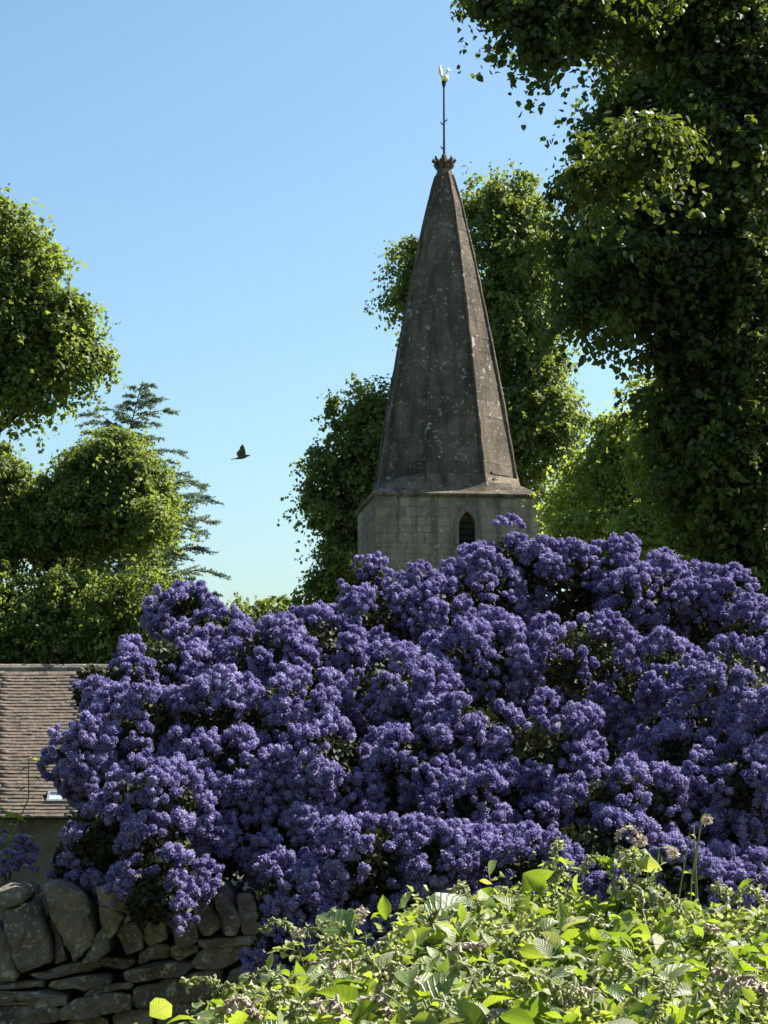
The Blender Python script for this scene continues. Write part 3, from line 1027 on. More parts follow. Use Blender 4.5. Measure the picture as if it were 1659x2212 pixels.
def wall_stone(name, pl, dy, depth, seed):
    pts = [P(*crop_px(*q), WD) for q in chaikin(pl)]
    pts = np.array(pts)
    pts[:, 1] = 0
    c = pts.mean(0)
    size = np.ptp(pts[:, [0, 2]], axis=0).min()
    bul = min(0.03, size * 0.16)
    n = len(pts)
    rings = [(0.82, depth), (0.985, depth * 0.5), (1.0, bul * 0.8), (0.99, bul * 0.25), (0.95, 0.0), (0.78, -bul * 0.1), (0.58, -bul * 0.15), (0.36, -bul * 0.2), (0.16, -bul * 0.2)]
    vs = []
    rs = random.Random(seed)
    off = Vector((rs.uniform(0, 50), rs.uniform(0, 50), rs.uniform(0, 50)))
    tilt = rs.uniform(-0.10, 0.10), rs.uniform(-0.10, 0.12)
    for sc, yy in rings:
        for p in pts:
            q = c + (p - c) * sc
            q = q + np.array((0, yy, 0))
            vs.append(q)
    vs.append(c + np.array((0, -bul * 0.2, 0)))
    vs = np.array(vs)
    out = []
    for q in vs:
        nz = noise.noise_vector(Vector(q) * 9 + off) * 0.014 + noise.noise_vector(Vector(q) * 32 + off) * 0.014
        qq = q + np.array(nz)
        qq[1] += (noise.turbulence(Vector(q) * 6 + off, 3, True) - 0.6) * 0.035
        qq[1] += (q[0] - c[0]) * tilt[0] + (q[2] - c[2]) * tilt[1]
        out.append(qq)
    vs = np.array(out) + np.array((0, WD + dy, 0)) - wl
    q4, t3 = [], []
    for r in range(len(rings) - 1):
        for i in range(n):
            j = (i + 1) % n
            q4.append((r * n + i, r * n + j, (r + 1) * n + j, (r + 1) * n + i))
    l = (len(rings) - 1) * n
    for i in range(n):
        t3.append((l + i, l + (i + 1) % n, len(vs) - 1))
    me = raw_mesh(name, vs, [np.array(q4), np.array(t3)], smooth=False)
    return link(name, me, M['wall_stone'], wallt)


for k, pl in enumerate(COPING):
    wall_stone('coping_stone', pl, random.uniform(-0.03, 0.03) + (0.08 if k == 3 else 0), 0.28, 40 + k)
for k, pl in enumerate(COURSE):
    wall_stone('stone', pl, random.uniform(-0.035, 0.03), 0.22, 90 + k)
# the courses below the picture and the run of wall to the right
wr = random.Random(77)
zrow = 0.02
while zrow < 0.84:
    h = wr.uniform(0.08, 0.15)
    x = -2.2 if zrow < 0.58 else -0.25
    while x < 3.2:
        w = wr.uniform(0.18, 0.5)
        lim = 0.56 if x < -0.3 else 0.92
        if zrow + h < lim:
            me = rbox_mesh('stone', (w - 0.012, 0.26, h - 0.012), wr.randrange(9999), 0.12, 2)
            o = link('stone', me, M['wall_stone'], wallt, (x + w / 2 - wl[0], WD + 0.12 + wr.uniform(-0.02, 0.02) - wl[1], zrow + h / 2))
        x += w
    zrow += h
x = -0.2
while x < 3.2:
    w = wr.uniform(0.07, 0.16)
    hh = wr.uniform(0.2, 0.3)
    me = rbox_mesh('coping_stone', (w, 0.30, hh), wr.randrange(9999), 0.14, 3, 7)
    o = link('coping_stone', me, M['wall_stone'], wallt, (x + w / 2 - wl[0], WD + 0.10 - wl[1], 0.84 + hh / 2))
    o.rotation_euler = (0, wr.uniform(-0.25, -0.05), 0)
    x += w + 0.01
bm = bmesh.new()
bm_box(bm, (0.5, 0.05, 0.36), (5.6, 0.34, 0.72))
bm_obj('core', bm, M['earth'], wallt)
ctop_ = [(-2.3, 0.70), (-1.5, 0.74), (-1.0, 0.80), (-0.2, 0.88), (0.4, 0.90), (3.3, 0.90)]
bm = bmesh.new()
fr = [[bm.verts.new((x, y, zz_)) for x, zz_ in [(q[0], 0.70) for q in ctop_] + [(q[0], q[1] + 0.02) for q in ctop_[::-1]]] for y in (-0.11, 0.2)]
bm.faces.new(fr[0])
bm.faces.new(fr[1][::-1])
n = len(fr[0])
for i in range(n):
    bm.faces.new((fr[0][i], fr[0][(i + 1) % n], fr[1][(i + 1) % n], fr[1][i]))
bm_obj('core', bm, M['earth'], wallt)

# ------------------------------------------------------------------ purple flowering bush
MOUNDS = [
    (390, 1330, 9.4, 60, 62), (470, 1410, 9.3, 95, 80), (275, 1500, 9.2, 75, 65), (360, 1460, 9.2, 90, 75), (590, 1460, 9.3, 105, 95), (690, 1420, 9.4, 95, 85),
    (810, 1370, 9.4, 105, 95), (800, 1262, 9.2, 34, 42), (930, 1350, 9.5, 100, 95), (1030, 1300, 9.7, 90, 95), (1115, 1232, 9.8, 80, 80), (1210, 1270, 9.8, 90, 85),
    (1310, 1260, 9.9, 90, 80), (1400, 1320, 9.8, 90, 95), (1455, 1232, 9.5, 38, 40), (1545, 1325, 9.7, 80, 80), (1645, 1395, 9.7, 80, 85), (1740, 1430, 9.7, 90, 100),
    (205, 1490, 9.1, 42, 50), (195, 1640, 8.7, 70, 68), (320, 1590, 8.5, 105, 95), (470, 1560, 8.4, 110, 95), (640, 1560, 8.5, 115, 100), (860, 1520, 8.3, 130, 100),
    (1040, 1470, 8.5, 115, 115), (1240, 1460, 8.6, 125, 115), (1420, 1490, 8.5, 115, 105), (1580, 1520, 8.5, 105, 115), (1720, 1600, 8.4, 110, 140),
    (215, 1690, 8.2, 50, 50), (335, 1740, 7.3, 95, 80), (510, 1710, 7.6, 120, 105), (700, 1680, 7.6, 125, 105), (900, 1670, 7.6, 110, 95), (1010, 1600, 7.8, 100, 80),
    (1170, 1640, 8.1, 110, 100), (1350, 1740, 7.2, 115, 65), (1480, 1670, 7.8, 110, 85), (1610, 1720, 7.4, 95, 95), (1450, 1800, 7.1, 95, 60), (1600, 1840, 7.1, 90, 80),
    (175, 1855, 7.4, 55, 48), (240, 1830, 7.2, 75, 75), (345, 1880, 6.78, 82, 95), (480, 1820, 7.1, 100, 85), (640, 1830, 7.1, 110, 90), (640, 1960, 6.72, 85, 80),
    (600, 2050, 6.62, 50, 45), (740, 1980, 6.75, 90, 90), (800, 1870, 7.0, 100, 90), (960, 1800, 7.3, 100, 90), (1250, 1930, 6.75, 90, 55), (1090, 1950, 6.75, 80, 60), (1400, 1900, 6.8, 90, 60), (1600, 1930, 6.8, 90, 60), (950, 1880, 7.0, 90, 75), (1090, 1780, 7.7, 110, 100), (1130, 1900, 7.3, 120, 90),
    (1270, 1860, 7.4, 120, 80), (1020, 1730, 7.2, 40, 45), (1000, 1860, 6.75, 45, 40), (1460, 1920, 7.2, 130, 70), (880, 2000, 6.9, 110, 90), (325, 1940, 6.7, 55, 55),
]
PROF = ([1130, 1250, 1350, 1450, 1530, 1620, 1750, 1900, 2050], [9.6, 9.25, 8.8, 8.3, 7.8, 7.45, 7.38, 7.15, 6.75])
SPUR = {(335, 1740): 0.38, (1350, 1740): 0.42, (1450, 1800): 0.30, (1020, 1730): 0.35, (1000, 1860): 0.28, (1610, 1720): 0.35, (1580, 1520): 0.3, (1720, 1600): 0.3, (1600, 1840): 0.2, (345, 1880): 0.32, (325, 1940): 0.33, (240, 1830): 0.15}
MOUNDS = [(a, b, float(np.interp(b, *PROF)) - SPUR.get((a, b), 0) if b < 1950 and not (b >= 1860 and a > 600) else min(c, 6.74), e, f) for a, b, c, e, f in MOUNDS]
bush_blobs = blobs_px(MOUNDS, 1.15)
bl = np.array((0.1, 8.4, 0.3))
bush = thing('purple_bush', 'huge purple blue flowering bush spilling over the stone wall', 'bush', bl)
# stems from the root to the mounds
specs = []
for c, r in bush_blobs[::2]:
    a = bl + np.array((rng.normal() * 0.25, rng.normal() * 0.15, -0.1))
    specs.append(limb_to(a, c + np.array((0, 0.1, 0)), 0.035, 0.008, 0.12, 7))
for q in specs:
    tubes('branch', [q], M['twig'], bush, bl, 6)
# twigs inside the mounds
tw_ = []
for c, r in bush_blobs:
    for q in range(8):
        d = rdirs(1)[0]
        d[2] = abs(d[2]) * 0.6 + 0.1
        tw_.append(limb_to(c, c + d * r * 1.0, 0.006, 0.003, 0.05, 4))
tubes('twigs', tw_, M['twig'], bush, bl, 4, 'stuff')


def pompom(seed, nf=64):
    """One flower head: a small core and a fuzz of florets."""
    rs = np.random.default_rng(seed)
    bm = bmesh.new()
    bmesh.ops.create_icosphere(bm, subdivisions=1, radius=0.88)
    cv = np.array([v.co[:] for v in bm.verts])
    cf = np.array([[v.index for v in f.verts] for f in bm.faces])
    bm.free()
    d = rs.normal(size=(nf, 3))
    d /= np.linalg.norm(d, axis=1)[:, None]
    e1 = unit(np.cross(d, rs.normal(size=(nf, 3))))
    e2 = np.cross(d, e1)
    w = rs.uniform(0.13, 0.22, nf)[:, None]
    b = d * rs.uniform(0.78, 0.9, nf)[:, None]
    tip = b + d * rs.uniform(0.10, 0.26, nf)[:, None] + e2 * rs.uniform(0.18, 0.4, nf)[:, None]
    v = np.stack([b - e1 * w, b + e1 * w, tip], 1).reshape(-1, 3)
    vs = np.concatenate([cv, v])
    rn = np.concatenate([np.zeros(len(cv)) + 0.10, np.repeat(rs.random(nf) * 0.25, 3) + np.tile([0.0, 0.0, 0.68], nf)])  # pale stamen tips; darker core and bases put shade into the colour
    fs = np.concatenate([cf, np.arange(nf * 3).reshape(-1, 3) + len(cv)])
    vs[:, 2] *= 1.2
    return vs, fs, np.clip(rn, 0, 1)


POM = [pompom(900 + k) for k in range(6)]


def flower_spots(blobs, clump, per, cull=0.8):
    """Flower heads grouped in sprays over every mound, none deep inside a neighbour."""
    pos, out = [], []
    C = np.array([b[0] for b in blobs])
    RR = np.array([b[1] for b in blobs])
    for i, (c, r) in enumerate(blobs):
        ns = max(5, int(5.2 * (np.mean(r) / clump) ** 2 * 0.80))
        d = rdirs(ns * 2)
        d = d[d[:, 1] < rng.uniform(-0.2, 0.55, len(d))][:ns]
        sc = c + d * r * rng.uniform(0.78, 1.08, len(d))[:, None]
        for s_, dd in zip(sc, d):
            n = int(per * rng.uniform(0.5, 1.4))
            rc = clump * rng.uniform(0.6, 1.15)
            e = unit(rdirs(n) + dd * 0.7 + np.array((0, -0.15, 0.35)))
            q = s_ + e * rc * rng.uniform(0.75, 1.1, n)[:, None]
            pos.append(q)
            out.append(e)
    pos, out = np.concatenate(pos), np.concatenate(out)
    q = ((pos[:, None] - C[None]) / RR[None])
    inside = (q ** 2).sum(2)
    keep = inside.min(1) > cull ** 2
    return pos[keep], out[keep]


def build_flowers(parent, loc, blobs, clump, per, rmean, n_obj, back_keep=1.0):
    pos, out = flower_spots(blobs, clump, per)
    m = len(pos)
    size = rmean * rng.uniform(0.7, 1.2, m)
    kk = rng.integers(0, len(POM), m)
    tint = rng.uniform(-0.10, 0.16, m)
    axz = unit(out + rng.normal(size=(m, 3)) * 0.4)
    axx = unit(np.cross(axz, rng.normal(size=(m, 3))))
    axy = np.cross(axz, axx)
    score = size / pos[:, 1] - 0.002 * np.maximum(0, pos[:, 1] - 7.6) + rng.random(m) * 0.0006
    u_ = CX + FPX * pos[:, 0] / pos[:, 1]
    score[(u_ < 20) | (u_ > 1640)] -= 1
    order = np.argsort(-score)
    solo = set(order[:n_obj].tolist())
    meshes = []
    for v, f, r in POM:
        me = raw_mesh('flower_head', v, [f], rnd=r)
        me.materials.append(M['flower'])
        meshes.append(me)
    vs, fs, rs, off = [], [], [], 0
    for i in range(m):
        v, f, r = POM[kk[i]]
        if i in solo:
            o = bpy.data.objects.new('flower_head', meshes[kk[i]])
            COL.objects.link(o)
            o.parent = parent
            mt = Matrix(((*(np.stack([axx[i], axy[i], axz[i]], 1)[0] * size[i]), pos[i][0] - loc[0]),
                         (*(np.stack([axx[i], axy[i], axz[i]], 1)[1] * size[i]), pos[i][1] - loc[1]),
                         (*(np.stack([axx[i], axy[i], axz[i]], 1)[2] * size[i]), pos[i][2] - loc[2]), (0, 0, 0, 1)))
            o.matrix_local = mt
            continue
        B = np.stack([axx[i], axy[i], axz[i]], 0)
        vs.append((v * size[i]) @ B + pos[i] - loc)
        fs.append(f + off)
        rs.append(np.clip(r + tint[i], 0, 1))
        off += len(v)
    if vs:
        o = link('flower_heads', raw_mesh('flower_heads', np.concatenate(vs), [np.concatenate(fs)], rnd=np.concatenate(rs)), M['flower'], parent)
        o['kind'] = 'stuff'
    print('flower heads', m, 'tris', sum(len(f) for f in fs))


build_flowers(bush, bl, bush_blobs, 0.082, 20, 0.0182, 300)
# small glossy leaves inside and between the mounds
CORE = blobs_px([(860, 1560, 8.9, 170, 150), (1040, 1520, 9.0, 170, 150), (1240, 1500, 9.5, 170, 150), (1420, 1530, 9.5, 170, 150), (1600, 1560, 9.4, 170, 170), (640, 1580, 9.2, 170, 150), (450, 1600, 9.1, 160, 150),
                 (1300, 1700, 8.8, 170, 150), (1100, 1720, 8.7, 170, 150), (1500, 1760, 8.6, 170, 150), (1310, 1375, 10.0, 150, 85), (1120, 1370, 9.9, 130, 85), (1460, 1400, 9.9, 130, 90), (1680, 1780, 8.6, 170, 150), (880, 1740, 8.5, 170, 150), (660, 1760, 8.4, 170, 150), (430, 1780, 8.3, 160, 140), (250, 1740, 8.2, 100, 100)], 1.0)
lp, ld = [], []
for c, r in bush_blobs + CORE:
    n = int(5200 * np.mean(r) ** 2 / 0.04)
    n = min(max(n, 250), 1500) if r[0] < 0.3 else 6000
    d = rdirs(n)
    lp.append(c + d * r * (rng.uniform(0.3, 0.92, n) ** 0.6)[:, None])
    ld.append(d)
lp, ld = np.concatenate(lp), np.concatenate(ld)
v, f, k4 = leaf_arrays(lp, unit(ld + rng.normal(size=ld.shape) * 0.7), rng.normal(size=ld.shape) + ld * 0.5, rng.uniform(0.018, 0.042, len(lp)), 0.36, 0.25)
link('leaves', raw_mesh('leaves', v - bl, [f], rnd=np.repeat(rng.random(len(lp)), k4)), M['bush_leaf'], bush)['kind'] = 'stuff'

# lilac sprig and weeds at the left edge of the wall top
sprig_b = blobs_px([(-10, 1850, 7.2, 45, 40), (28, 1840, 7.2, 28, 30), (10, 1890, 7.2, 50, 28), (-40, 1900, 7.2, 50, 50)], 1.0)
sl_ = np.array((*P(-20, 1900, 7.2)[:2], 0.0))
sl_[2] = float(ground_z(sl_[0], sl_[1]))
spr = thing('lilac_plant', 'small sunlit lilac flowered plant at the left edge above the wall', 'plant', sl_)
tubes('stem', [limb_to(sl_, c, 0.012, 0.004, 0.05) for c, r in sprig_b], M['twig'], spr, sl_, 5)
build_flowers(spr, sl_, sprig_b, 0.05, 9, 0.012, 60)

# ------------------------------------------------------------------ comfrey-like plants in front
vm, vt, vb, vo = new_mat('broad_leaf')
uvn = vt.nodes.new('ShaderNodeUVMap')
sep = vt.nodes.new('ShaderNodeSeparateXYZ')
vt.links.new(uvn.outputs[0], sep.inputs[0])


def mth(op, a, b=None):
    n = vt.nodes.new('ShaderNodeMath')
    n.operation = op
    for s, v in ((0, a), (1, b)):
        if v is None:
            continue
        if hasattr(v, 'is_output'):
            vt.links.new(v, n.inputs[s])
        else:
            n.inputs[s].default_value = v
    return n.outputs[0]


au = mth('ABSOLUTE', mth('SUBTRACT', sep.outputs[0], 0.5))
ph = mth('SUBTRACT', sep.outputs[1], mth('MULTIPLY', au, 0.55))
vein = mth('POWER', mth('ABSOLUTE', mth('COSINE', mth('MULTIPLY', ph, 26.0))), 10.0)
mid_ = mth('LESS_THAN', au, 0.022)
vn = mth('MAXIMUM', vein, mid_)
oi_ = vt.nodes.new('ShaderNodeObjectInfo')
at_ = vt.nodes.new('ShaderNodeAttribute')
at_.attribute_name = 'rnd'
rr_ = mth('FRACT', mth('ADD', oi_.outputs['Random'], at_.outputs['Fac']))
cr1 = ramp(vt, [(0.0, (0.10, 0.155, 0.045)), (0.5, (0.20, 0.26, 0.085)), (0.78, (0.36, 0.39, 0.19)), (1.0, (0.54, 0.53, 0.36))])
vt.links.new(rr_, cr1.inputs[0])
cc_ = mixc(vt, mth('MULTIPLY', vn, 0.35), cr1.outputs[0], (0.22, 0.26, 0.12))
vt.links.new(cc_, vb.inputs['Base Color'])
vb.inputs['Roughness'].default_value = 0.38
vb.inputs['Specular IOR Level'].default_value = 0.55
gq = vt.nodes.new('ShaderNodeNewGeometry')
nq_ = noise_tex(vt, 70, 4, 0.6, gq.outputs['Position'])
hh_ = mth('ADD', mth('MULTIPLY', vn, -0.6), mth('MULTIPLY', nq_.outputs[0], 0.8))
bq = vt.nodes.new('ShaderNodeBump')
bq.inputs['Strength'].default_value = 0.6
bq.inputs['Distance'].default_value = 0.004
vt.links.new(hh_, bq.inputs['Height'])
vt.links.new(bq.outputs[0], vb.inputs['Normal'])
tq = vt.nodes.new('ShaderNodeBsdfTranslucent')
cr2 = ramp(vt, [(0.0, (0.15, 0.24, 0.014)), (0.45, (0.32, 0.43, 0.024)), (0.8, (0.38, 0.46, 0.03)), (1.0, (0.46, 0.47, 0.09))])
vt.links.new(rr_, cr2.inputs[0])
tcol = mixc(vt, mth('MULTIPLY', vn, 0.5), cr2.outputs[0], (0.12, 0.2, 0.02))
vt.links.new(tcol, tq.inputs[0])
mq = vt.nodes.new('ShaderNodeMixShader')
mq.inputs[0].default_value = 0.5
vt.links.new(vb.outputs[0], mq.inputs[1])
vt.links.new(tq.outputs[0], mq.inputs[2])
vt.links.new(mq.outputs[0], vo.inputs[0])
M['broad_leaf'] = vm
M['bract'] = leaf_mat('pale_bract', (0.16, 0.19, 0.07), (0.54, 0.54, 0.35), (0.44, 0.50, 0.12), 0.40, 0.6, 0.3)
M['pink_bell'] = leaf_mat('faded_bell', (0.40, 0.33, 0.27), (0.62, 0.56, 0.46), (0.44, 0.36, 0.30), 0.3, 0.7, 0.2)
M['green_stem'] = plain('green_stem', (0.20, 0.25, 0.09), 0.55, 0, 0.4, 30, (0.13, 0.17, 0.06))


def broad_leaf(seed, nl=9, nw=6):
    """Ovate leaf along +x, unit length, arched, its margin wavy."""
    rs = np.random.default_rng(seed)
    t = np.linspace(0, 1, nl)
    wprof = np.interp(t, [0, 0.06, 0.2, 0.4, 0.6, 0.8, 0.93, 1], [0.015, 0.08, 0.21, 0.28, 0.24, 0.13, 0.045, 0.0])
    wprof = wprof * rs.uniform(0.85, 1.25)
    curl, cup = rs.uniform(0.3, 1.6), rs.uniform(0.0, 0.65)
    tw2 = rs.uniform(-0.5, 0.5)
    s = np.linspace(-1, 1, nw + 1)
    vs, uv = [], []
    ph0 = rs.uniform(0, 6)
    for a, w in zip(t, wprof):
        ang = curl * a
        cx0 = math.sin(ang) / max(curl, 1e-3)
        cz0 = (math.cos(ang) - 1) / max(curl, 1e-3)
        for b in s:
            wob = 0.035 * math.sin(a * 14 + ph0 + 2 * b) * abs(b) + rs.normal() * 0.008
            y = b * w
            zz2 = cup * abs(b) * w * 1.1 + wob * (w / 0.28)
            rot = tw2 * a
            y2, z2 = y * math.cos(rot) - zz2 * math.sin(rot), y * math.sin(rot) + zz2 * math.cos(rot)
            vs.append((cx0 + math.sin(ang) * z2 * 0.3, y2, cz0 + z2))
            uv.append((0.5 + 0.5 * b, a))
    fs = []
    k = nw + 1
    for i in range(nl - 1):
        for j in range(nw):
            fs.append((i * k + j, i * k + j + 1, (i + 1) * k + j + 1, (i + 1) * k + j))
    return np.array(vs), np.array(fs), np.array(uv)


SMALL = [broad_leaf(800 + k, 5, 4) for k in range(8)]
LEAF = []
for k in range(14):
    v, f, uv = broad_leaf(300 + k)
    me = raw_mesh('leaf', v, [f], rnd=np.full(len(v), 0.0), uv=uv, smooth=True)
    me.materials.append(M['broad_leaf'])
    LEAF.append(me)


def cyme(seed, pink=0.3):
    """Nodding flower spray: an arching stalk hung with small withered bells."""
    rs = np.random.default_rng(seed)
    n = 12
    t = np.linspace(0, 1, n)
    ang = 0.5 + t * 2.9
    L = 0.085
    st = np.cumsum(np.stack([np.cos(1.57 - ang * 0.9 + 0.5), np.zeros(n), np.sin(1.57 - ang * 0.9 + 0.5)], 1) * L / n * 1.4, axis=0)
    sv, sf = tube_arrays(st, np.linspace(0.0022, 0.001, n), 4)
    bells, off, rnd = [], 0, []
    vs, fs = [], []
    m = 38
    for q in range(m):
        a = rs.uniform(0.12, 1.0)
        b = np.array([np.interp(a, t, st[:, j]) for j in range(3)])
        d = unit(np.array((rs.normal() * 0.7, rs.normal() * 0.9, -0.5 + rs.normal() * 0.6)))
        ln, rr2 = rs.uniform(0.010, 0.022), rs.uniform(0.002, 0.0042)
        v, f = tube_arrays([b, b + d * ln * 0.5, b + d * ln], [rr2 * 0.4, rr2 * 0.8, rr2 * 1.15], 5)
        v += rs.normal(size=v.shape) * 0.0012
        vs.append(v)
        fs.append(f + off)
        rnd.append(np.full(len(v), rs.random()))
        off += len(v)
    return (np.concatenate(vs), np.concatenate(fs), np.concatenate(rnd)), (sv, sf)


CYME = []
for k in range(8):
    (v, f, r), (sv, sf) = cyme(60 + k)
    n0 = len(v)
    me = raw_mesh('flower_spray', np.concatenate([v, sv]), [f, sf + n0], rnd=np.concatenate([r, np.full(len(sv), 0.2)]))
    me.materials.append(M['bract'])
    me2 = me.copy()
    me2.materials.clear()
    me2.materials.append(M['pink_bell'])
    CYME.append((me, me2))


def pink_head(seed):
    rs = np.random.default_rng(seed)
    n = 70
    d = rs.normal(size=(n, 3))
    d /= np.linalg.norm(d, axis=1)[:, None]
    d[:, 2] = d[:, 2] * 0.8 + 0.15
    v, f, k = leaf_arrays(d * 0.5, rs.normal(size=(n, 3)), d + rs.normal(size=(n, 3)) * 0.35, rs.uniform(0.4, 0.65, n), 0.34, 0.3)
    return raw_mesh('flower_head', v, [f], rnd=np.repeat(rs.random(n), k))


PINK = []
for k in range(4):
    me = pink_head(50 + k)
    me.materials.append(M['pink_bell'])
    PINK.append(me)


def place(name, me, parent, pos, loc, ax, up, scale):
    """A copy of a shared piece: its x axis along ax, its z axis towards up."""
    ax = unit(np.asarray(ax, float))
    up = np.asarray(up, float)
    y = unit(np.cross(up, ax))
    z_ = np.cross(ax, y)
    o = bpy.data.objects.new(name, me)
    COL.objects.link(o)
    o.parent = parent
    B = np.stack([ax, y, z_], 1) * scale
    o.matrix_local = Matrix(((*B[0], pos[0] - loc[0]), (*B[1], pos[1] - loc[1]), (*B[2], pos[2] - loc[2]), (0, 0, 0, 1)))
    return o


def comfrey(top_px, label, group=None, n_leaf=14, n_cyme=5, lsize=0.12, spread=0.17, tall=False, pink=0, lean=(0, 0), crinkle=420):
    top = P(*top_px)
    bx, by = top[0] - lean[0], top[1] - lean[1]
    loc = np.array((bx, by, float(ground_z(bx, by)) - 0.02))
    t = thing('comfrey_plant', label, 'plant', loc, group)
    nst = 3 if not tall else 2
    stems = []
    for k in range(nst):
        e = top + np.array((rng.normal() * spread * 0.5, rng.normal() * spread * 0.5, -abs(rng.normal()) * 0.05)) * (1 if k else 0)
        stems.append(limb_to(loc + np.array((rng.normal() * 0.03, rng.normal() * 0.03, 0)), e, 0.0042 if tall else 0.006, 0.0022, 0.02, 7))
        tubes('stem', [stems[-1]], M['green_stem'], t, loc, 6)
    for k in range(n_leaf):
        pts, _ = stems[k % nst]
        a = 1.0 - (k / n_leaf) * (0.16 if not tall else 0.5) - 0.005
        b = np.array([np.interp(a, np.linspace(0, 1, len(pts)), pts[:, j]) for j in range(3)])
        az = k * 2.4 + rng.normal() * 0.4
        el = rng.uniform(-0.3, 0.95)
        ax = np.array((math.cos(az) * math.cos(el), math.sin(az) * math.cos(el), math.sin(el)))
        L = lsize * rng.uniform(0.5, 1.18) * (0.65 + 0.45 * k / n_leaf if tall else 1)
        b = b + ax * np.array((1, 1, 0.2)) * spread * rng.uniform(0.0, 0.55) * (0.2 if tall else 1)
        up = unit(np.array((rng.normal() * 0.6, rng.normal() * 0.6, 1.0)))
        place('leaf', LEAF[rng.integers(len(LEAF))], t, b, loc, ax, up, L)
    for k in range(n_cyme):
        pts, _ = stems[k % nst]
        a = rng.uniform(0.86, 1.0) if not tall else rng.uniform(0.62, 1.0)
        b = np.array([np.interp(a, np.linspace(0, 1, len(pts)), pts[:, j]) for j in range(3)])
        az = rng.uniform(0, 6.28)
        ax = np.array((math.cos(az), math.sin(az), rng.uniform(0.0, 0.3)))
        e = b + ax * spread * rng.uniform(0.1, 0.6) * (0.35 if tall else 1) + np.array((0, 0, rng.uniform(0.0, 0.06)))
        tubes('stalk', [limb_to(b, e, 0.0022, 0.0016, 0.1, 4)], M['green_stem'], t, loc, 5)
        place('flower_spray', CYME[rng.integers(len(CYME))][0 if rng.random() > 0.2 else 1], t, e, loc, ax, (0, 0, 1), rng.uniform(0.8, 1.35))
    for k in range(pink):
        b = stems[0][0][-1]
        e = b + np.array((rng.normal() * 0.03, rng.normal() * 0.03, rng.uniform(-0.02, 0.035)))
        place('flower_head', PINK[rng.integers(len(PINK))], t, e, loc, (1, 0, 0.2), (0, 0, 1), rng.uniform(0.020, 0.028))
    if crinkle:
        vs_, fs_, us_, rs_, off = [], [], [], [], 0
        for k in range(12 if tall else 105):
            v, f, uv = SMALL[rng.integers(len(SMALL))]
            if tall:
                pts = stems[0][0]
                a = rng.uniform(0.5, 1.0)
                c = np.array([np.interp(a, np.linspace(0, 1, len(pts)), pts[:, j]) for j in range(3)])
            else:
                c = top + rng.normal(size=3) * np.array((spread * 0.8, spread * 0.8, 0.03)) - np.array((0, 0, 0.04))
            ax = unit(rng.normal(size=3) * np.array((1, 1, 0.6)) + np.array((0, 0, 0.2)))
            y = unit(np.cross(unit(rng.normal(size=3) * 0.6 + np.array((0, 0, 1.0))), ax))
            B = np.stack([ax, y, np.cross(ax, y)], 0)
            vs_.append((v * rng.uniform(0.028, 0.095)) @ B + c - loc)
            fs_.append(f + off)
            us_.append(uv)
            rs_.append(np.full(len(v), rng.random()))
            off += len(v)
        link('small_leaves', raw_mesh('small_leaves', np.concatenate(vs_), [np.concatenate(fs_)], rnd=np.concatenate(rs_), uv=np.concatenate(us_), smooth=True), M['broad_leaf'], t)['kind'] = 'stuff'
        n = crinkle
        if tall:
            a = rng.uniform(0.55, 1.0, n)
            pts, _ = stems[0]
            c = np.stack([np.interp(a, np.linspace(0, 1, len(pts)), pts[:, j]) for j in range(3)], 1)
            pp = c + rng.normal(size=(n, 3)) * np.array((0.03, 0.03, 0.02))
        else:
            c = top + rng.normal(size=(max(4, n // 40), 3)) * np.array((spread * 0.75, spread * 0.75, 0.035)) - np.array((0, 0, 0.05))
            pp = c[rng.integers(0, len(c), n)] + rng.normal(size=(n, 3)) * 0.024
        v, f, k = leaf_arrays(pp, rng.normal(size=(n, 3)) + np.array((0, 0, 0.6)), rng.normal(size=(n, 3)), rng.uniform(0.010, 0.032, n), rng.uniform(0.15, 0.4, n), 0.8, 'heart')
        v += rng.normal(size=v.shape) * 0.002
        link('bracts', raw_mesh('bracts', v - loc, [f], rnd=np.repeat(rng.random(n), k)), M['bract'], t)['kind'] = 'stuff'
    return t


GRP = 'leafy plants packed in the sunlit bed'
MASS = 'low crinkled leafy plant packed among others in the sunlit bed'
comfrey((745, 1985, 5.2), 'leafy stalk topped by two round pinkish faded flower heads, left part of the bed', None, 9, 3, 0.09, 0.08, True, 2, crinkle=120)
comfrey((640, 2035, 5.0), 'slim leafy stalk with hanging buds at the bed\'s left, below the bush', None, 8, 4, 0.07, 0.08, True, 1, crinkle=120)
comfrey((905, 2000, 5.1), 'plant with one broad arching leaf standing clear against the dark bush', None, 9, 3, 0.17, 0.13, crinkle=200)
comfrey((1000, 1965, 5.4), 'plant with an upright pointed leaf in the middle of the bed\'s upper edge', None, 12, 5, 0.14, 0.13)
comfrey((1100, 1935, 5.6), 'plant with withered seed sprays, next left of the drooping stalk', None, 12, 6, 0.11, 0.13)
comfrey((1200, 1855, 5.7), 'thin stalk with a drooping pale seed spray against the dark bush', None, 7, 7, 0.07, 0.1, True, 0, crinkle=200)
comfrey((1375, 1835, 5.5), 'tall leafy stalk with a pink tipped flower head, highest of the bed', None, 16, 9, 0.085, 0.12, True, 1, crinkle=420)
comfrey((1425, 1830, 5.55), 'stalk with a single small pink flower head above a pair of leaves', None, 7, 1, 0.07, 0.06, True, 1, crinkle=0)
comfrey((1490, 1800, 5.6), 'bare leaning stalk with two small pointed leaves near its tip', None, 4, 0, 0.06, 0.05, True, 0, lean=(0.12, 0.0), crinkle=0)
comfrey((1515, 1768, 5.7), 'stalk carrying a lone cream pink flower head highest at the right', None, 3, 0, 0.06, 0.05, True, 1, lean=(0.05, 0.0), crinkle=0)
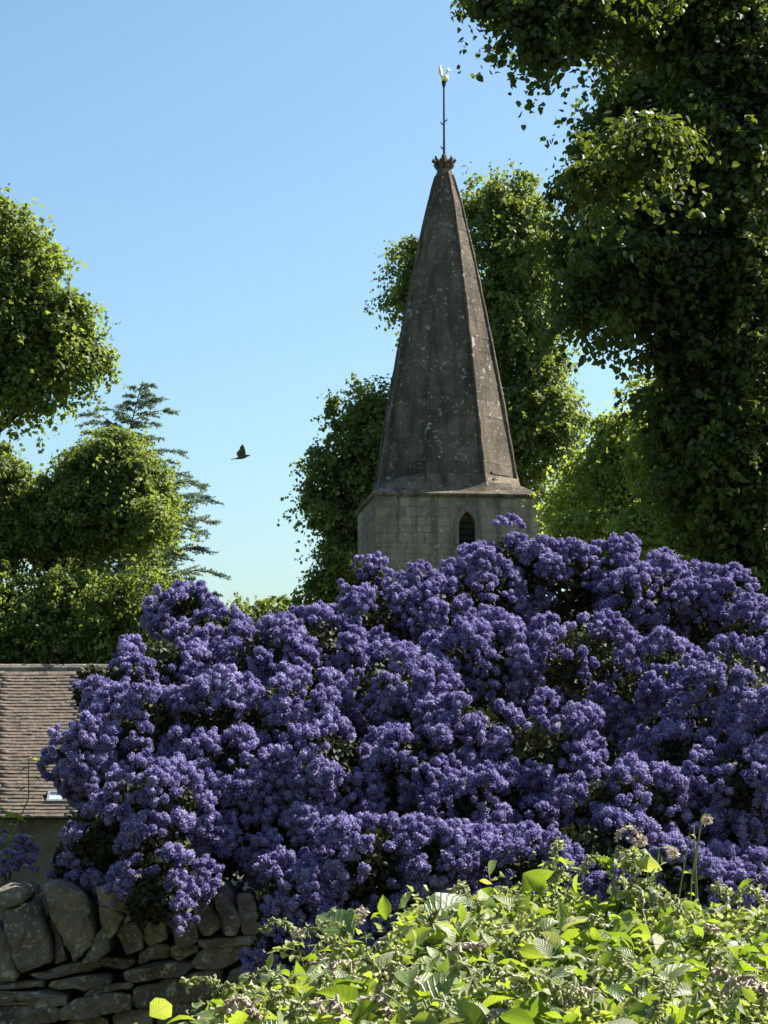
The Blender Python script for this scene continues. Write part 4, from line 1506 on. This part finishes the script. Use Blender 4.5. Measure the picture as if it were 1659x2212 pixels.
comfrey((1300, 1960, 5.5), 'round grey seed head on a short stalk, beside the dark gap in the bed', None, 6, 4, 0.10, 0.08, crinkle=120)
comfrey((1560, 1975, 5.4), 'bushy plant with many pale drooping sprays right of the tall stalks', None, 14, 10, 0.11, 0.14, crinkle=600)
comfrey((1640, 1985, 5.3), 'plant with pinkish sprays at the right edge of the bed\'s top', None, 13, 8, 0.11, 0.13)
for tp_ in ((560, 2205, 4.4), (610, 2160, 4.6), (690, 2120, 4.6), (780, 2070, 4.9), (800, 2150, 4.4), (930, 2090, 4.7), (1060, 2030, 5.0), (1180, 2010, 5.1), (1250, 2030, 5.0),
            (1400, 2000, 5.1), (1500, 2020, 5.0), (1600, 2040, 4.9), (1090, 2110, 4.5), (1240, 2110, 4.5), (1380, 2110, 4.5), (1520, 2110, 4.5), (1650, 2110, 4.5),
            (620, 2225, 4.1), (760, 2215, 4.1), (900, 2190, 4.1), (1040, 2190, 4.1), (1180, 2190, 4.1), (1320, 2190, 4.1), (1460, 2190, 4.1), (1600, 2190, 4.1), (1700, 2180, 4.2), (1700, 2050, 4.8), (600, 2275, 4.0)):
    comfrey((tp_[0], tp_[1] + 12, tp_[2]), MASS, GRP, 28, 5, (0.10 if tp_[0] < 660 else 0.125) if tp_[0] < 1100 else 0.125, 0.16, crinkle=70 if tp_[0] < 1100 else 120)

# weeds at the left, before the cottage roof
def weed(top_px, label, n_leaf, lsize, lean):
    top = P(*top_px)
    loc = np.array((top[0] - lean, top[1], float(ground_z(top[0] - lean, top[1]))))
    t = thing('weed_stalk', label, 'plant', loc)
    sp_ = limb_to(loc, top, 0.006, 0.002, 0.05, 8)
    tubes('stem', [sp_], M['green_stem'], t, loc, 6)
    for k in range(n_leaf):
        a = 1.0 - 0.32 * k / n_leaf
        b = np.array([np.interp(a, np.linspace(0, 1, 8), sp_[0][:, j]) for j in range(3)])
        az = 3.1 * k + rng.normal() * 0.5
        place('leaf', LEAF[rng.integers(len(LEAF))], t, b, loc, (math.cos(az), math.sin(az) * 0.6, 0.25), (0, 0, 1), lsize * rng.uniform(0.7, 1.2))


weed((62, 1640, 7.3), 'thin dark weed stalk with small leaves crossing the tiled roof', 9, 0.05, 0.16)
weed((5, 1768, 7.25), 'weed with a broad pale arching leaf at the left edge under the roof', 6, 0.11, 0.05)
weed((35, 1810, 7.2), 'short weed with a yellow green leaf arching over the lilac flowers', 6, 0.09, 0.03)
print('objects', len(bpy.data.objects), 'tris', sum(sum(len(p.vertices) - 2 for p in m.polygons) if len(m.polygons) < 3000 else len(m.polygons) for m in bpy.data.meshes))
